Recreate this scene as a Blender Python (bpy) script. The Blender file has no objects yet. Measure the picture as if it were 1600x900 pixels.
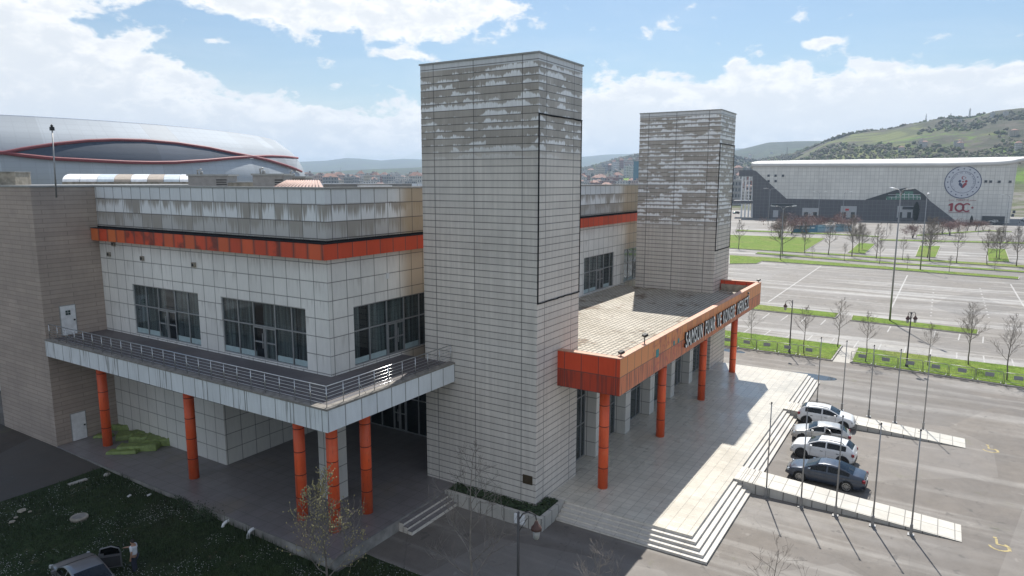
import bpy, math, random
from mathutils import Vector, Matrix, noise
random.seed(7)
SC = bpy.context.scene
COL = SC.collection
PI = math.pi
R = math.radians
rnd = random.uniform

# ------------------------------------------------------------------ camera model (surveyed from the photograph)
CAM = Vector((-32.386, -25.095, 18.2)); FPX = 1072.823
YAW, PITCH, ROLL = R(31.972), R(8.9), R(0.101)
FW = Vector((math.cos(YAW)*math.cos(PITCH), math.sin(YAW)*math.cos(PITCH), -math.sin(PITCH)))
_r = Vector((math.sin(YAW), -math.cos(YAW), 0)); _u = _r.cross(FW)
RT = _r*math.cos(ROLL)+_u*math.sin(ROLL); UP = -_r*math.sin(ROLL)+_u*math.cos(ROLL)
def ray(px, py): return FW+RT*((px-800)/FPX)+UP*((450-py)/FPX)
GZ = -0.72
def G(px, py, z=GZ):                      # where the sight line to a survey point meets level z
    D = ray(px, py); t = (z-CAM.z)/D.z
    return CAM+D*t
def atX(px, py, X): D = ray(px, py); return CAM+D*((X-CAM.x)/D.x)
def atY(px, py, Y): D = ray(px, py); return CAM+D*((Y-CAM.y)/D.y)
def atD(px, py, depth): return CAM+ray(px, py)*depth
def hgt(base, py):                        # height above base of the thing whose top shows at py
    lo, hi = 0., 80.
    for _ in range(40):
        m = (lo+hi)/2; q = base+Vector((0, 0, m))-CAM
        y = 450-FPX*q.dot(UP)/q.dot(FW)
        if y > py: lo = m
        else: hi = m
    return lo
ORD = ['first','second','third','fourth','fifth','sixth','seventh','eighth','ninth','tenth','eleventh','twelfth','thirteenth','fourteenth','fifteenth','sixteenth','seventeenth','eighteenth','nineteenth','twentieth']
ORD += ['twenty-'+o for o in ORD[:9]]+['thirtieth']+['thirty-'+o for o in ORD[:9]]

# ------------------------------------------------------------------ mesh builder
ORG = {}
class MB:
    def __init__(s): s.v=[]; s.f=[]; s.m=[]; s.s=[]
    def face(s, idx, m=0, sm=False): s.f.append(tuple(idx)); s.m.append(m); s.s.append(sm)
    def poly(s, pts, m=0):
        n=len(s.v); s.v += [tuple(p) for p in pts]; s.face(range(n,n+len(pts)), m)
    def box(s, x0,x1,y0,y1,z0,z1, m=0):
        n=len(s.v)
        s.v += [(x0,y0,z0),(x1,y0,z0),(x1,y1,z0),(x0,y1,z0),(x0,y0,z1),(x1,y0,z1),(x1,y1,z1),(x0,y1,z1)]
        for q in ((0,3,2,1),(4,5,6,7),(0,1,5,4),(1,2,6,5),(2,3,7,6),(3,0,4,7)): s.face([n+i for i in q], m)
        return s
    def obox(s, c, ex, ey, ez, hx, hy, hz, m=0):       # oriented box
        n=len(s.v)
        for dz in (-1,1):
            for dx,dy in ((-1,-1),(1,-1),(1,1),(-1,1)):
                s.v.append(tuple(c+ex*hx*dx+ey*hy*dy+ez*hz*dz))
        for q in ((0,3,2,1),(4,5,6,7),(0,1,5,4),(1,2,6,5),(2,3,7,6),(3,0,4,7)): s.face([n+i for i in q], m)
        return s
    def prism(s, pts, z0, z1, m=0):                    # ccw polygon raised
        n=len(s.v); k=len(pts)
        s.v += [(p[0],p[1],z0) for p in pts]+[(p[0],p[1],z1) for p in pts]
        s.face(range(n+k-1,n-1,-1), m); s.face(range(n+k,n+2*k), m)
        for i in range(k): j=(i+1)%k; s.face((n+i,n+j,n+k+j,n+k+i), m)
        return s
    def slab(s, pts, nrm, th, m=0):                    # planar 3D polygon with thickness along nrm
        n=len(s.v); k=len(pts); nrm=Vector(nrm)
        s.v += [tuple(Vector(p)) for p in pts]+[tuple(Vector(p)+nrm*th) for p in pts]
        s.face(range(n+k-1,n-1,-1), m); s.face(range(n+k,n+2*k), m)
        for i in range(k): j=(i+1)%k; s.face((n+i,n+j,n+k+j,n+k+i), m)
        return s
    def tube(s, pts, rad, n=6, m=0, cap=True):
        pts=[Vector(p) for p in pts]; k=len(pts)
        if not isinstance(rad,(list,tuple)): rad=[rad]*k
        base=len(s.v); prev=None
        for i,p in enumerate(pts):
            t=(pts[min(i+1,k-1)]-pts[max(i-1,0)])
            if t.length<1e-9: t=Vector((0,0,1))
            t.normalize()
            if prev is None: a=t.orthogonal().normalized()
            else:
                a=prev-t*prev.dot(t)
                a = a.normalized() if a.length>1e-6 else t.orthogonal().normalized()
            prev=a; b=t.cross(a)
            for j in range(n):
                an=2*PI*j/n; s.v.append(tuple(p+(a*math.cos(an)+b*math.sin(an))*rad[i]))
        for i in range(k-1):
            for j in range(n):
                q=base+i*n; l=(j+1)%n; s.face((q+j,q+l,q+n+l,q+n+j), m, True)
        if cap:
            s.face([base+j for j in range(n-1,-1,-1)], m); s.face([base+(k-1)*n+j for j in range(n)], m)
        return s
    def cyl(s, x,y,z0,z1,r,n=16,m=0,r1=None): return s.tube([(x,y,z0),(x,y,z1)],[r,r if r1 is None else r1],n,m)
    def lathe(s, c, prof, n=12, m=0):
        c=Vector(c); base=len(s.v)
        for (r,z) in prof:
            for j in range(n): a=2*PI*j/n; s.v.append((c.x+r*math.cos(a),c.y+r*math.sin(a),c.z+z))
        for i in range(len(prof)-1):
            for j in range(n): q=base+i*n; l=(j+1)%n; s.face((q+j,q+l,q+n+l,q+n+j),m,True)
        s.face([base+j for j in range(n-1,-1,-1)],m); s.face([base+(len(prof)-1)*n+j for j in range(n)],m)
        return s
    def blob(s, c, rx,ry,rz, seed=0, m=0, jit=.25, sub=1):
        V,F=ICO[sub]; base=len(s.v); c=Vector(c)
        for v in V:
            k=1+jit*noise.noise(Vector(v)*1.7+Vector((seed*3.1,seed,seed*.7)))*2
            s.v.append((c.x+v[0]*rx*k,c.y+v[1]*ry*k,c.z+v[2]*rz*k))
        for f in F: s.face([base+i for i in f],m,False)
        return s
    def mesh(s, name, mats, org):
        me=bpy.data.meshes.new(name)
        ox,oy,oz=org
        me.from_pydata([(a-ox,b-oy,c-oz) for a,b,c in s.v],[],s.f)
        if not isinstance(mats,(list,tuple)): mats=[mats]
        for m in mats: me.materials.append(m)
        me.polygons.foreach_set('material_index',s.m); me.polygons.foreach_set('use_smooth',s.s)
        me.update(); return me
    def build(s, name, mats, parent=None, local=False):
        org = ORG.get(parent,(0,0,0)) if (parent is not None and not local) else (0,0,0)
        if isinstance(org,Vector): org=tuple(org)
        o=bpy.data.objects.new(name,s.mesh(name,mats,org)); COL.objects.link(o)
        if parent is not None: o.parent=parent; ORG[o]=org
        return o
def _ico():
    t=(1+5**.5)/2
    V=[Vector(p).normalized() for p in ((-1,t,0),(1,t,0),(-1,-t,0),(1,-t,0),(0,-1,t),(0,1,t),(0,-1,-t),(0,1,-t),(t,0,-1),(t,0,1),(-t,0,-1),(-t,0,1))]
    F=[(0,11,5),(0,5,1),(0,1,7),(0,7,10),(0,10,11),(1,5,9),(5,11,4),(11,10,2),(10,7,6),(7,1,8),(3,9,4),(3,4,2),(3,2,6),(3,6,8),(3,8,9),(4,9,5),(2,4,11),(6,2,10),(8,6,7),(9,8,1)]
    out=[(V,F)]
    for _ in range(2):
        V=list(out[-1][0]); F2=[]; c={}
        def mid(a,b):
            k=(min(a,b),max(a,b))
            if k not in c: c[k]=len(V); V.append(((V[a]+V[b])/2).normalized())
            return c[k]
        for a,b,d in out[-1][1]:
            x,y,z=mid(a,b),mid(b,d),mid(d,a); F2+=[(a,x,z),(b,y,x),(d,z,y),(x,y,z)]
        out.append((V,F2))
    return out
ICO=_ico()
def tag(o, label=None, cat=None, group=None, kind=None):
    if label: o['label']=label
    if cat: o['category']=cat
    if group: o['group']=group
    if kind: o['kind']=kind
    return o
def thing(name, label, cat, loc=(0,0,0), rz=0, group=None):
    o=bpy.data.objects.new(name,None); COL.objects.link(o); o.empty_display_size=.3
    o.location=loc; o.rotation_euler=(0,0,rz); ORG[o]=tuple(loc)
    return tag(o,label,cat,group)
def copy_tree(o, parent=None):
    c=o.copy(); COL.objects.link(c)
    if parent is not None: c.parent=parent
    for ch in list(o.children): copy_tree(ch,c)
    return c
def dup(o, loc, rz=0, label=None, group=None, sc=None):
    c=copy_tree(o); c.location=loc; c.rotation_euler=(0,0,rz)
    if sc: c.scale=(sc,sc,sc)
    if label: c['label']=label
    if group: c['group']=group
    return c

# ------------------------------------------------------------------ node helper
class X:
    __slots__=('t','k')
    def __init__(s,t,k): s.t=t; s.k=k
    def _m(s,op,a,b=None,c=None,cl=False):
        n=s.t.nodes.new('ShaderNodeMath'); n.operation=op; n.use_clamp=cl
        for i,v in enumerate((a,b,c)):
            if v is None: continue
            if isinstance(v,X): s.t.links.new(v.k,n.inputs[i])
            else: n.inputs[i].default_value=v
        return X(s.t,n.outputs[0])
    def __add__(s,o): return s._m('ADD',s,o)
    __radd__=__add__
    def __sub__(s,o): return s._m('SUBTRACT',s,o)
    def __rsub__(s,o): return s._m('SUBTRACT',o,s)
    def __mul__(s,o): return s._m('MULTIPLY',s,o)
    __rmul__=__mul__
    def __truediv__(s,o): return s._m('DIVIDE',s,o)
    def __rtruediv__(s,o): return s._m('DIVIDE',o,s)
    def floor(s): return s._m('FLOOR',s)
    def fract(s): return s._m('FRACT',s)
    def abs(s): return s._m('ABSOLUTE',s)
    def lt(s,o): return s._m('LESS_THAN',s,o)
    def gt(s,o): return s._m('GREATER_THAN',s,o)
    def min(s,o): return s._m('MINIMUM',s,o)
    def max(s,o): return s._m('MAXIMUM',s,o)
    def pow(s,o): return s._m('POWER',s,o)
    def clamp(s): return s._m('ADD',s,0.,cl=True)
    def f(s,op,o=None): return s._m(op,s,o)
    def sm(s,a,b,lo=0.,hi=1.):
        n=s.t.nodes.new('ShaderNodeMapRange'); n.interpolation_type='SMOOTHSTEP'
        s.t.links.new(s.k,n.inputs[0])
        for i,v in ((1,a),(2,b),(3,lo),(4,hi)):
            if isinstance(v,X): s.t.links.new(v.k,n.inputs[i])
            else: n.inputs[i].default_value=v
        return X(s.t,n.outputs[0])
class Mt:
    def __init__(s,name,tree=None):
        if tree is None:
            s.m=bpy.data.materials.new(name); s.m.use_nodes=True; s.t=s.m.node_tree; s.t.nodes.clear()
            s.o=s.t.nodes.new('ShaderNodeOutputMaterial')
        else: s.t=tree
        s._g=None
    def x(s,k): return X(s.t,k)
    def geo(s):
        if not s._g:
            s._g=s.t.nodes.new('ShaderNodeNewGeometry')
        return s._g
    def sep(s,k):
        n=s.t.nodes.new('ShaderNodeSeparateXYZ'); s.t.links.new(k,n.inputs[0]); return [X(s.t,o) for o in n.outputs]
    def P(s): return s.sep(s.geo().outputs['Position'])
    def Nn(s): return s.sep(s.geo().outputs['True Normal'])
    def objP(s):
        n=s.t.nodes.new('ShaderNodeTexCoord'); return s.sep(n.outputs['Object'])
    def objrand(s): n=s.t.nodes.new('ShaderNodeObjectInfo'); return X(s.t,n.outputs['Random'])
    def vec(s,a=0.,b=0.,c=0.):
        n=s.t.nodes.new('ShaderNodeCombineXYZ')
        for i,v in enumerate((a,b,c)):
            if isinstance(v,X): s.t.links.new(v.k,n.inputs[i])
            else: n.inputs[i].default_value=v
        return n.outputs[0]
    def noise(s,v,scale=1.,det=3.,rough=.55,dist=0.):
        n=s.t.nodes.new('ShaderNodeTexNoise'); s.t.links.new(v,n.inputs['Vector'])
        n.inputs['Scale'].default_value=scale; n.inputs['Detail'].default_value=det; n.inputs['Roughness'].default_value=rough; n.inputs['Distortion'].default_value=dist
        return X(s.t,n.outputs['Fac'])
    def white(s,v):
        n=s.t.nodes.new('ShaderNodeTexWhiteNoise'); n.noise_dimensions='3D'; s.t.links.new(v,n.inputs['Vector']); return X(s.t,n.outputs['Value'])
    def voro(s,v,scale=1.,feat='F1'):
        n=s.t.nodes.new('ShaderNodeTexVoronoi'); n.feature=feat; s.t.links.new(v,n.inputs['Vector']); n.inputs['Scale'].default_value=scale
        return n
    def mix(s,f,a,b):                      # colour mix
        n=s.t.nodes.new('ShaderNodeMixRGB')
        for i,v in ((0,f),(1,a),(2,b)):
            if isinstance(v,X): s.t.links.new(v.k,n.inputs[i])
            elif i==0: n.inputs[0].default_value=v
            else: n.inputs[i].default_value=(*v,1)
        return X(s.t,n.outputs[0])
    def scale(s,c,f):                      # colour times value
        n=s.t.nodes.new('ShaderNodeVectorMath'); n.operation='SCALE'
        if isinstance(c,X): s.t.links.new(c.k,n.inputs[0])
        else: n.inputs[0].default_value=c
        if isinstance(f,X): s.t.links.new(f.k,n.inputs['Scale'])
        else: n.inputs['Scale'].default_value=f
        return X(s.t,n.outputs[0])
    def fin(s,col,rough=.6,metal=0.,bump=None,bstr=.3,bdist=.02,spec=.5,coat=0.):
        p=s.t.nodes.new('ShaderNodeBsdfPrincipled')
        def put(nm,v):
            if isinstance(v,X): s.t.links.new(v.k,p.inputs[nm])
            elif nm=='Base Color': p.inputs[nm].default_value=(*v,1)
            else: p.inputs[nm].default_value=v
        put('Base Color',col); put('Roughness',rough); put('Metallic',metal); put('Specular IOR Level',spec); put('Coat Weight',coat)
        if coat: p.inputs['Coat Roughness'].default_value=.06
        if bump is not None:
            b=s.t.nodes.new('ShaderNodeBump'); b.inputs['Strength'].default_value=bstr; b.inputs['Distance'].default_value=bdist
            s.t.links.new(bump.k,b.inputs['Height']); s.t.links.new(b.outputs[0],p.inputs['Normal'])
        s.t.links.new(p.outputs[0],s.o.inputs[0]); return s.m
def plain(name,col,rough=.6,metal=0.,var=.12,sc=3.,spec=.5,coat=0.):
    m=Mt(name); px,py,pz=m.objP(); n=m.noise(m.vec(px,py,pz),sc,4.)
    return m.fin(m.scale(col,n.sm(.2,.8,1-var,1+var)),rough,metal,spec=spec,coat=coat)
def wall_uv(m):
    px,py,pz=m.P(); nx,ny,nz=m.Nn()
    side=nx.abs().gt(ny.abs()); flat=nz.abs().gt(.7)
    u=py*side+px*(1.-side); u=u*(1.-flat)+px*flat
    v=pz*(1.-flat)+py*flat
    return u,v,side,flat,px,py,pz
def panel(name,col,w,h,ou=(0,0),oz=0.,gap=.035,var=.06,joints=None,extra=None,rough=.42,metal=0.,jcol=(.035,.035,.035),stag=False,bstr=.25,spec=.5):
    """cladding: w x h panels with dark open joints; ou = joint phase on faces along y / along x"""
    m=Mt(name); u,v,side,flat,px,py,pz=wall_uv(m)
    vv=(v-oz)/h; row=vv.floor(); fv=vv.fract()
    jv=fv.min(1.-fv)*h
    if joints is None:
        uu=(u-(side*ou[0]+(1.-side)*ou[1]))/w
        if stag: uu=uu+row*.5
        cell=uu.floor(); fu=uu.fract(); ju=fu.min(1.-fu)*w
    else:
        ju=None; cell=None
        for sd,lst in ((side,joints[0]),(1.-side,joints[1])):
            for q in lst:
                d=(u-q).abs()+(1.-sd)*10.; ju=d if ju is None else ju.min(d)
                c=u.gt(q)*sd; cell=c if cell is None else cell+c
    j=ju.min(jv); line=j.sm(gap*.3,gap*.6,1.,0.)
    rn=m.white(m.vec(cell,row,side*7.+3.3))
    big=m.noise(m.vec(px,py,pz),.35,4.); fine=m.noise(m.vec(px*6.,py*6.,pz*1.2),1.,4.)
    k=(rn*(2*var)+(1-var))*big.sm(.25,.75,.93,1.06)*fine.sm(.2,.8,.95,1.04)
    c=m.scale(col,k)
    if extra: c=extra(m,dict(u=u,v=v,side=side,row=row,fv=fv,cell=cell,rn=rn,px=px,py=py,pz=pz,ju=ju,jv=jv,big=big,flat=flat),c)
    halo=j.sm(gap*.5,gap*2.6,1.,0.)*.16          # grime that gathers along the joints
    c=m.mix(halo,c,(.14,.13,.12)); c=m.mix(line,c,jcol)
    wob=m.noise(m.vec(px*.9,py*.9,pz*1.3),1.,2.)
    ht=line*-1.+wob*.8+rn*.3
    return m.fin(c,rough,metal,bump=ht,bstr=bstr,bdist=.02,spec=spec)

# ------------------------------------------------------------------ materials
M={}
XT0,XT1,YT0,YT1,ZT=-0.78,4.24,-6.96,.82,24.72      # near tower
XS0,XS1=32.79,38.03                                 # far tower
XP,YP=-6.67,2.63                                    # hall corner
def tower_extra(zlo,zhi,dens,topw):
    def ex(m,q,c):
        u,row,fv,pz=q['u'],q['row'],q['fv'],q['pz']
        ub=u+q['side']*37.
        zone=pz.sm(zlo,zlo+1.3)
        dirt=m.noise(m.vec(ub*.5,row*.37,1.),1.,3.)
        c=m.mix(zone*dirt.sm(.25,.6,.55,.95),c,(.36,.325,.285))
        patch=m.noise(m.vec(ub*.38,row*.42,2.),1.,4.,.65)*.75+m.white(m.vec((ub*.45).floor(),row,5.))*.14+m.noise(m.vec(ub*.9,row*7.3,6.),1.,2.)*.16
        hump=m.noise(m.vec(ub*1.25,row*9.1,4.),1.,3.,.55); drip=m.noise(m.vec(ub*11.,row*3.3,9.),1.,3.,.7); vert=m.noise(m.vec(ub*16.,pz*.5,3.),1.,2.)
        top=((patch-dens)*6.+.25).min(.85)+(hump-.5)*1.3-(.52-drip).max(0.)*1.5
        clean=(top-fv).sm(-.04,.24)*zone*pz.lt(zhi)*vert.sm(.25,.5,.6,1.)
        streak=drip.sm(.58,.72)*patch.sm(dens-.14,dens+.02)*fv.sm(1.,.3)*zone
        c=m.mix(clean.max(streak*.6)*.95,c,(.90,.91,.92))
        cap=pz.gt(ZT-.46)
        c=m.mix(cap,c,(.66,.67,.68))
        run=m.noise(m.vec(ub*5.,pz*.12,3.),1.,4.)
        c=m.scale(c,run.sm(.3,.7,.9,1.05))
        low=m.noise(m.vec(ub*.25,pz*.22,8.),1.,4.)
        c=m.mix(low.sm(.5,.75)*.35,c,(.36,.34,.31))
        return c
    return ex
M['tower']=panel('tower_cladding',(.665,.622,.57),1,.3845,oz=-.26,gap=.030,var=.045,
    joints=([-.11,-5.99,-2.86],[.06,3.24]),extra=tower_extra(19.0,24.3,.5,1))
M['tower2']=panel('far_tower_cladding',(.60,.555,.50),1,.3845,oz=-.26,gap=.036,var=.05,
    joints=([-.11,-5.99,-2.86],[XS0+.85,XS0+4.1]),extra=tower_extra(13.3,24.3,.47,1))
def wall_extra(m,q,c):
    px,py,pz,side=q['px'],q['py'],q['pz'],q['side']
    fr=1.-side
    tan=(px.sm(-1.4,.3)*px.lt(8.)+px.sm(33.5,35.5))*fr
    c=m.mix(tan.clamp()*.85,c,(.52,.42,.30))
    run=m.noise(m.vec(q['u']*4.5,pz*.35,1.),1.,4.)
    fall=q['fv'].sm(.15,.95)
    pil=m.noise(m.vec(q['cell']*3.7,q['row']*1.9,side),1.,1.)
    c=m.mix(run.sm(.48,.66)*fall*pil.sm(.42,.6)*.5,c,(.38,.36,.335))
    return c
M['wall']=panel('hall_cladding',(.76,.75,.72),1.1,1.02,ou=(.43,.22),oz=.49,gap=.030,var=.05,extra=wall_extra)
def wallg_extra(m,q,c): return m.mix(q['big'].sm(.45,.8)*.3,c,(.48,.44,.38))
M['wall_low']=panel('ground_floor_cladding',(.64,.63,.59),1.1,1.02,ou=(.43,.22),oz=.0,gap=.028,var=.04,extra=wallg_extra)
def para_extra(m,q,c):
    px,pz,side,fv,u=q['px'],q['pz'],q['side'],q['fv'],q['u']
    row=q['row']; low=pz.lt(16.95)
    d=m.noise(m.vec(u*7.5,row*7.,side),1.,4.,.7); h=m.noise(m.vec(u*.75,row*3.,side+4.),1.,4.,.65); pr=m.white(m.vec(q['cell'],row,side))
    jn=q['ju'].sm(.0,.16,.3,0.)
    lowk=row.lt(.5)
    clean=((h-.29)*3.+(d-.5)*2.6+(pr-.5)*1.2+jn-fv*(.3+pr)).sm(-.05,.4)
    c2=m.mix(clean*(1.-lowk*.62)*.95,(.35,.325,.295),(.80,.82,.84))
    c2=m.mix(d.sm(.55,.7)*.35,c2,(.25,.235,.215))
    c=m.mix(low,c,c2)
    edge=(fv.sm(.10,.0)*(1.-low))*.7
    c=m.mix(edge,c,(.2,.19,.18))
    tan=(px.sm(-1.3,.2)*px.lt(8.)+px.sm(32.,34.5))*(1.-side)
    c=m.mix(tan.clamp()*.85,c,(.42,.33,.215))
    return c
M['parapet']=panel('parapet_cladding',(.70,.73,.755),1.1,.911,ou=(.0,.4),oz=15.085,gap=.034,var=.03,extra=para_extra)
def brick_extra(m,q,c):
    b=m.noise(m.vec(q['px']*.5,q['py']*.5,q['pz']*.5),1.,5.)
    return m.mix(b.sm(.45,.7)*.4,c,(.27,.225,.195))
M['brown']=panel('brown_stone_cladding',(.40,.33,.28),2.9,.30,oz=.03,gap=.020,var=.07,extra=brick_extra,rough=.75,stag=True,jcol=(.20,.165,.145))
def fascia_extra(m,q,c):
    u,pz,side=q['u'],q['pz'],q['side']
    st=m.noise(m.vec(u*6.,pz*.3,2.),1.,3.); where=m.noise(m.vec(u*.55,1.,side*9.),1.,1.)
    return m.mix(st.sm(.5,.62)*where.sm(.46,.62)*side*.85,c,(.13,.125,.12))
M['fascia']=panel('balcony_fascia_panels',(.70,.735,.76),1.1,3.,ou=(.05,.3),oz=5.2,gap=.034,var=.03,extra=fascia_extra)
def band_extra(m,q,c):
    px,py,pz,side,rn=q['px'],q['py'],q['pz'],q['side'],q['rn']
    f=m.white(m.vec(q['cell']*1.7,5.,side))
    c=m.mix(f.sm(.68,.98)*side*.8,c,(.68,.19,.055))
    n=m.noise(m.vec(q['u']*.8,pz*.8,3.),1.,4.)
    c=m.mix(n.sm(.46,.64)*side*.85*f.lt(.66),c,(.13,.025,.018))
    e=q['ju'].sm(.02,.22,1.,0.)*.45*side
    return m.mix(e,c,(.14,.03,.02))
M['band']=panel('red_band_panels',(.62,.07,.022),1.1,5.,ou=(.2,.35),oz=12.,gap=.04,var=.12,extra=band_extra)
def canopy_extra(m,q,c):
    u,pz,side,fv=q['u'],q['pz'],q['side'],q['fv']
    fr=1.-side
    up=pz.gt(7.51)
    f=m.white(m.vec(q['cell']*2.3,1.,side))
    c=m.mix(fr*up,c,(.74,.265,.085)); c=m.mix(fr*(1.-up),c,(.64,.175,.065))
    c=m.mix(fr*f.sm(.5,1.)*.5,c,(.46,.12,.055))
    st=m.noise(m.vec(u*7.,pz*.35,7.),1.,3.)
    c=m.mix(st.sm(.47,.62)*(1.-up)*.65,c,(.15,.04,.03))
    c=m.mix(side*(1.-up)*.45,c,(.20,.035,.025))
    # torn poster remains
    ps=m.noise(m.vec(u*2.6,pz*2.1,4.),1.,4.)
    zone=u.sm(6.2,7.)*u.sm(12.6,11.6)*fr
    c=m.mix(ps.sm(.5,.6)*zone*.6,c,(.40,.05,.05))
    return c
M['canopy']=panel('canopy_fascia_panels',(.68,.072,.022),1.06,1.05,ou=(.0,.55),oz=6.46,gap=.03,var=.07,extra=canopy_extra)
def col_mat():
    m=Mt('orange_column_paint'); px,py,pz=m.P()
    n=m.noise(m.vec(px*3.,py*3.,pz*.7),1.,4.)
    c=m.mix(n.sm(.35,.75)*.7,(.86,.125,.034),(.66,.085,.026))
    n2=m.noise(m.vec(px*1.2,py*1.2,pz*1.6),1.,6.,.7); c=m.mix(n2.sm(.52,.68)*.4,c,(.80,.20,.08)); n3=m.noise(m.vec(px*14.,py*14.,pz*2.),1.,4.,.7); c=m.mix(n3.sm(.58,.7)*.5,c,(.30,.05,.025)); rg=m.white(m.vec((pz/1.29).floor(),px.floor(),py.floor())); c=m.scale(c,rg*.22+.88)
    return m.fin(c,n2.sm(.35,.65,.38,.6),bump=n2,bstr=.12,bdist=.02)
M['column']=col_mat(); M['ring']=plain('column_joint_dark',(.10,.015,.01),.6)
M['sheet']=plain('galvanised_coping',(.33,.33,.32),.5,.4)
M['cope']=plain('weathered_concrete_coping',(.22,.205,.185),.8,var=.3)
M['dark']=plain('dark_void',(.02,.02,.022),.9,spec=.1)
M['conc']=plain('stained_concrete',(.30,.27,.22),.85,var=.35)
M['roofing']=plain('grey_roof_membrane',(.22,.22,.215),.85,var=.2,sc=.5)
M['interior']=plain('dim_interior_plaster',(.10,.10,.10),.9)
M['alu']=plain('aluminium_window_frame',(.36,.37,.38),.4,.5)
M['steel']=plain('stainless_rail',(.55,.56,.57),.28,.9)
M['white']=plain('white_paint',(.72,.73,.74),.5)
M['black']=plain('black_plastic',(.02,.02,.02),.5)
def glass_mat(name,tint,tr,fk=1.1):
    m=Mt(name); t=m.t
    a=t.nodes.new('ShaderNodeBsdfTransparent'); a.inputs[0].default_value=(*tint,1)
    g=t.nodes.new('ShaderNodeBsdfGlossy'); g.inputs['Roughness'].default_value=.03; g.inputs[0].default_value=(.9,.95,1,1)
    fz=t.nodes.new('ShaderNodeLayerWeight')
    k=(X(t,fz.outputs['Facing']).pow(4.)*.9+.045)*fk
    x=t.nodes.new('ShaderNodeMixShader'); t.links.new(k.k,x.inputs[0]); t.links.new(a.outputs[0],x.inputs[1]); t.links.new(g.outputs[0],x.inputs[2])
    t.links.new(x.outputs[0],m.o.inputs[0]); return m.m
M['glass']=glass_mat('window_glass',(.62,.67,.68),.5)
M['carglass']=glass_mat('car_glass',(.10,.12,.13),.2,.7)
def curtain_mat():
    m=Mt('grey_curtain_cloth'); px,py,pz=m.P()
    n=m.noise(m.vec(px*5.,py*5.,pz*.15),1.,3.); b=m.noise(m.vec(px*.35,py*.35,0.),1.,1.)
    return m.fin(m.scale(m.mix(b.sm(.45,.62),(.58,.56,.53),(.42,.41,.40)),n.sm(.3,.7,.35,1.5)),.9)
M['curtain']=curtain_mat()
M['film']=plain('frosted_film',(.36,.46,.48),.5)
M['signgreen']=plain('dark_green_sign',(.018,.045,.038),.4)
M['red']=plain('red_sign_paint',(.55,.04,.04),.5)
M['letter']=plain('pale_letter_face',(.82,.82,.80),.4)
M['letter_side']=plain('black_letter_side',(.015,.015,.016),.4)
M['teal']=plain('teal_poster',(.05,.26,.27),.6)
# ground
def paving(name,col,w,h,ox,oy,rough,var=.05,jc=.45,spec=.5,moss=0.,gap=.02,stain=.3,stagger=False):
    m=Mt(name); px,py,pz=m.P()
    a=(px-ox)/w; b=(py-oy)/h
    if stagger: a=a+b.floor()*.5
    ja=a.fract(); jb=b.fract(); j=(ja.min(1.-ja)*w).min(jb.min(1.-jb)*h)
    ln=j.sm(gap*.4,gap,1.,0.)
    rn=m.white(m.vec(a.floor(),b.floor(),1.))
    big=m.noise(m.vec(px,py,0.),.22,5.,.6); mid=m.noise(m.vec(px,py,3.),1.4,5.,.65); fine=m.noise(m.vec(px,py,7.),14.,3.)
    c=m.scale(col,(rn*(2*var)+(1-var))*mid.sm(.25,.75,.9,1.07)*fine.sm(.2,.8,.95,1.05))
    c=m.mix(big.sm(.52,.72)*stain,c,(.24,.19,.12))
    if moss:
        mo=m.noise(m.vec(px,py,11.),.5,6.,.7)
        c=m.mix(mo.sm(.545,.63)*moss,c,(.16,.10,.05))
    c=m.mix(ln*jc,c,(.06,.055,.05))
    rg=big.sm(.35,.65,rough-.06,rough+.12)
    return m.fin(c,rg,bump=ln*-1.+fine*.2,bstr=.2,bdist=.01,spec=spec)
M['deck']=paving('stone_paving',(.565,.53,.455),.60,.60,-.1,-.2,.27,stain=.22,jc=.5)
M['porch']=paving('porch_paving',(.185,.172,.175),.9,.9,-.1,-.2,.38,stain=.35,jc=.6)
M['balcony']=paving('balcony_tiles',(.105,.095,.10),.45,.45,0,0,.6,stain=.2,gap=.03)
M['canopyroof']=paving('canopy_roof_pavers',(.43,.39,.315),.52,.34,0,0,.7,var=.1,jc=.9,moss=.9,gap=.062,stain=.15)
M['step']=paving('step_stone',(.52,.49,.445),1.2,50.,.2,1.7,.4,stain=.25)
M['step_y']=paving('step_stone_end',(.52,.49,.445),50.,1.2,7.,.4,.4,stain=.25)
M['riser']=plain('step_riser_stone',(.68,.63,.56),.6,var=.15)
M['ramp']=paving('ramp_tiles',(.53,.505,.45),1.1,.8,.3,.1,.5,stain=.15,jc=.7,gap=.035)
M['rampwall']=panel('ramp_wall_tiles',(.46,.44,.40),.8,2.,oz=-1.5,gap=.04,var=.05)
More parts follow.
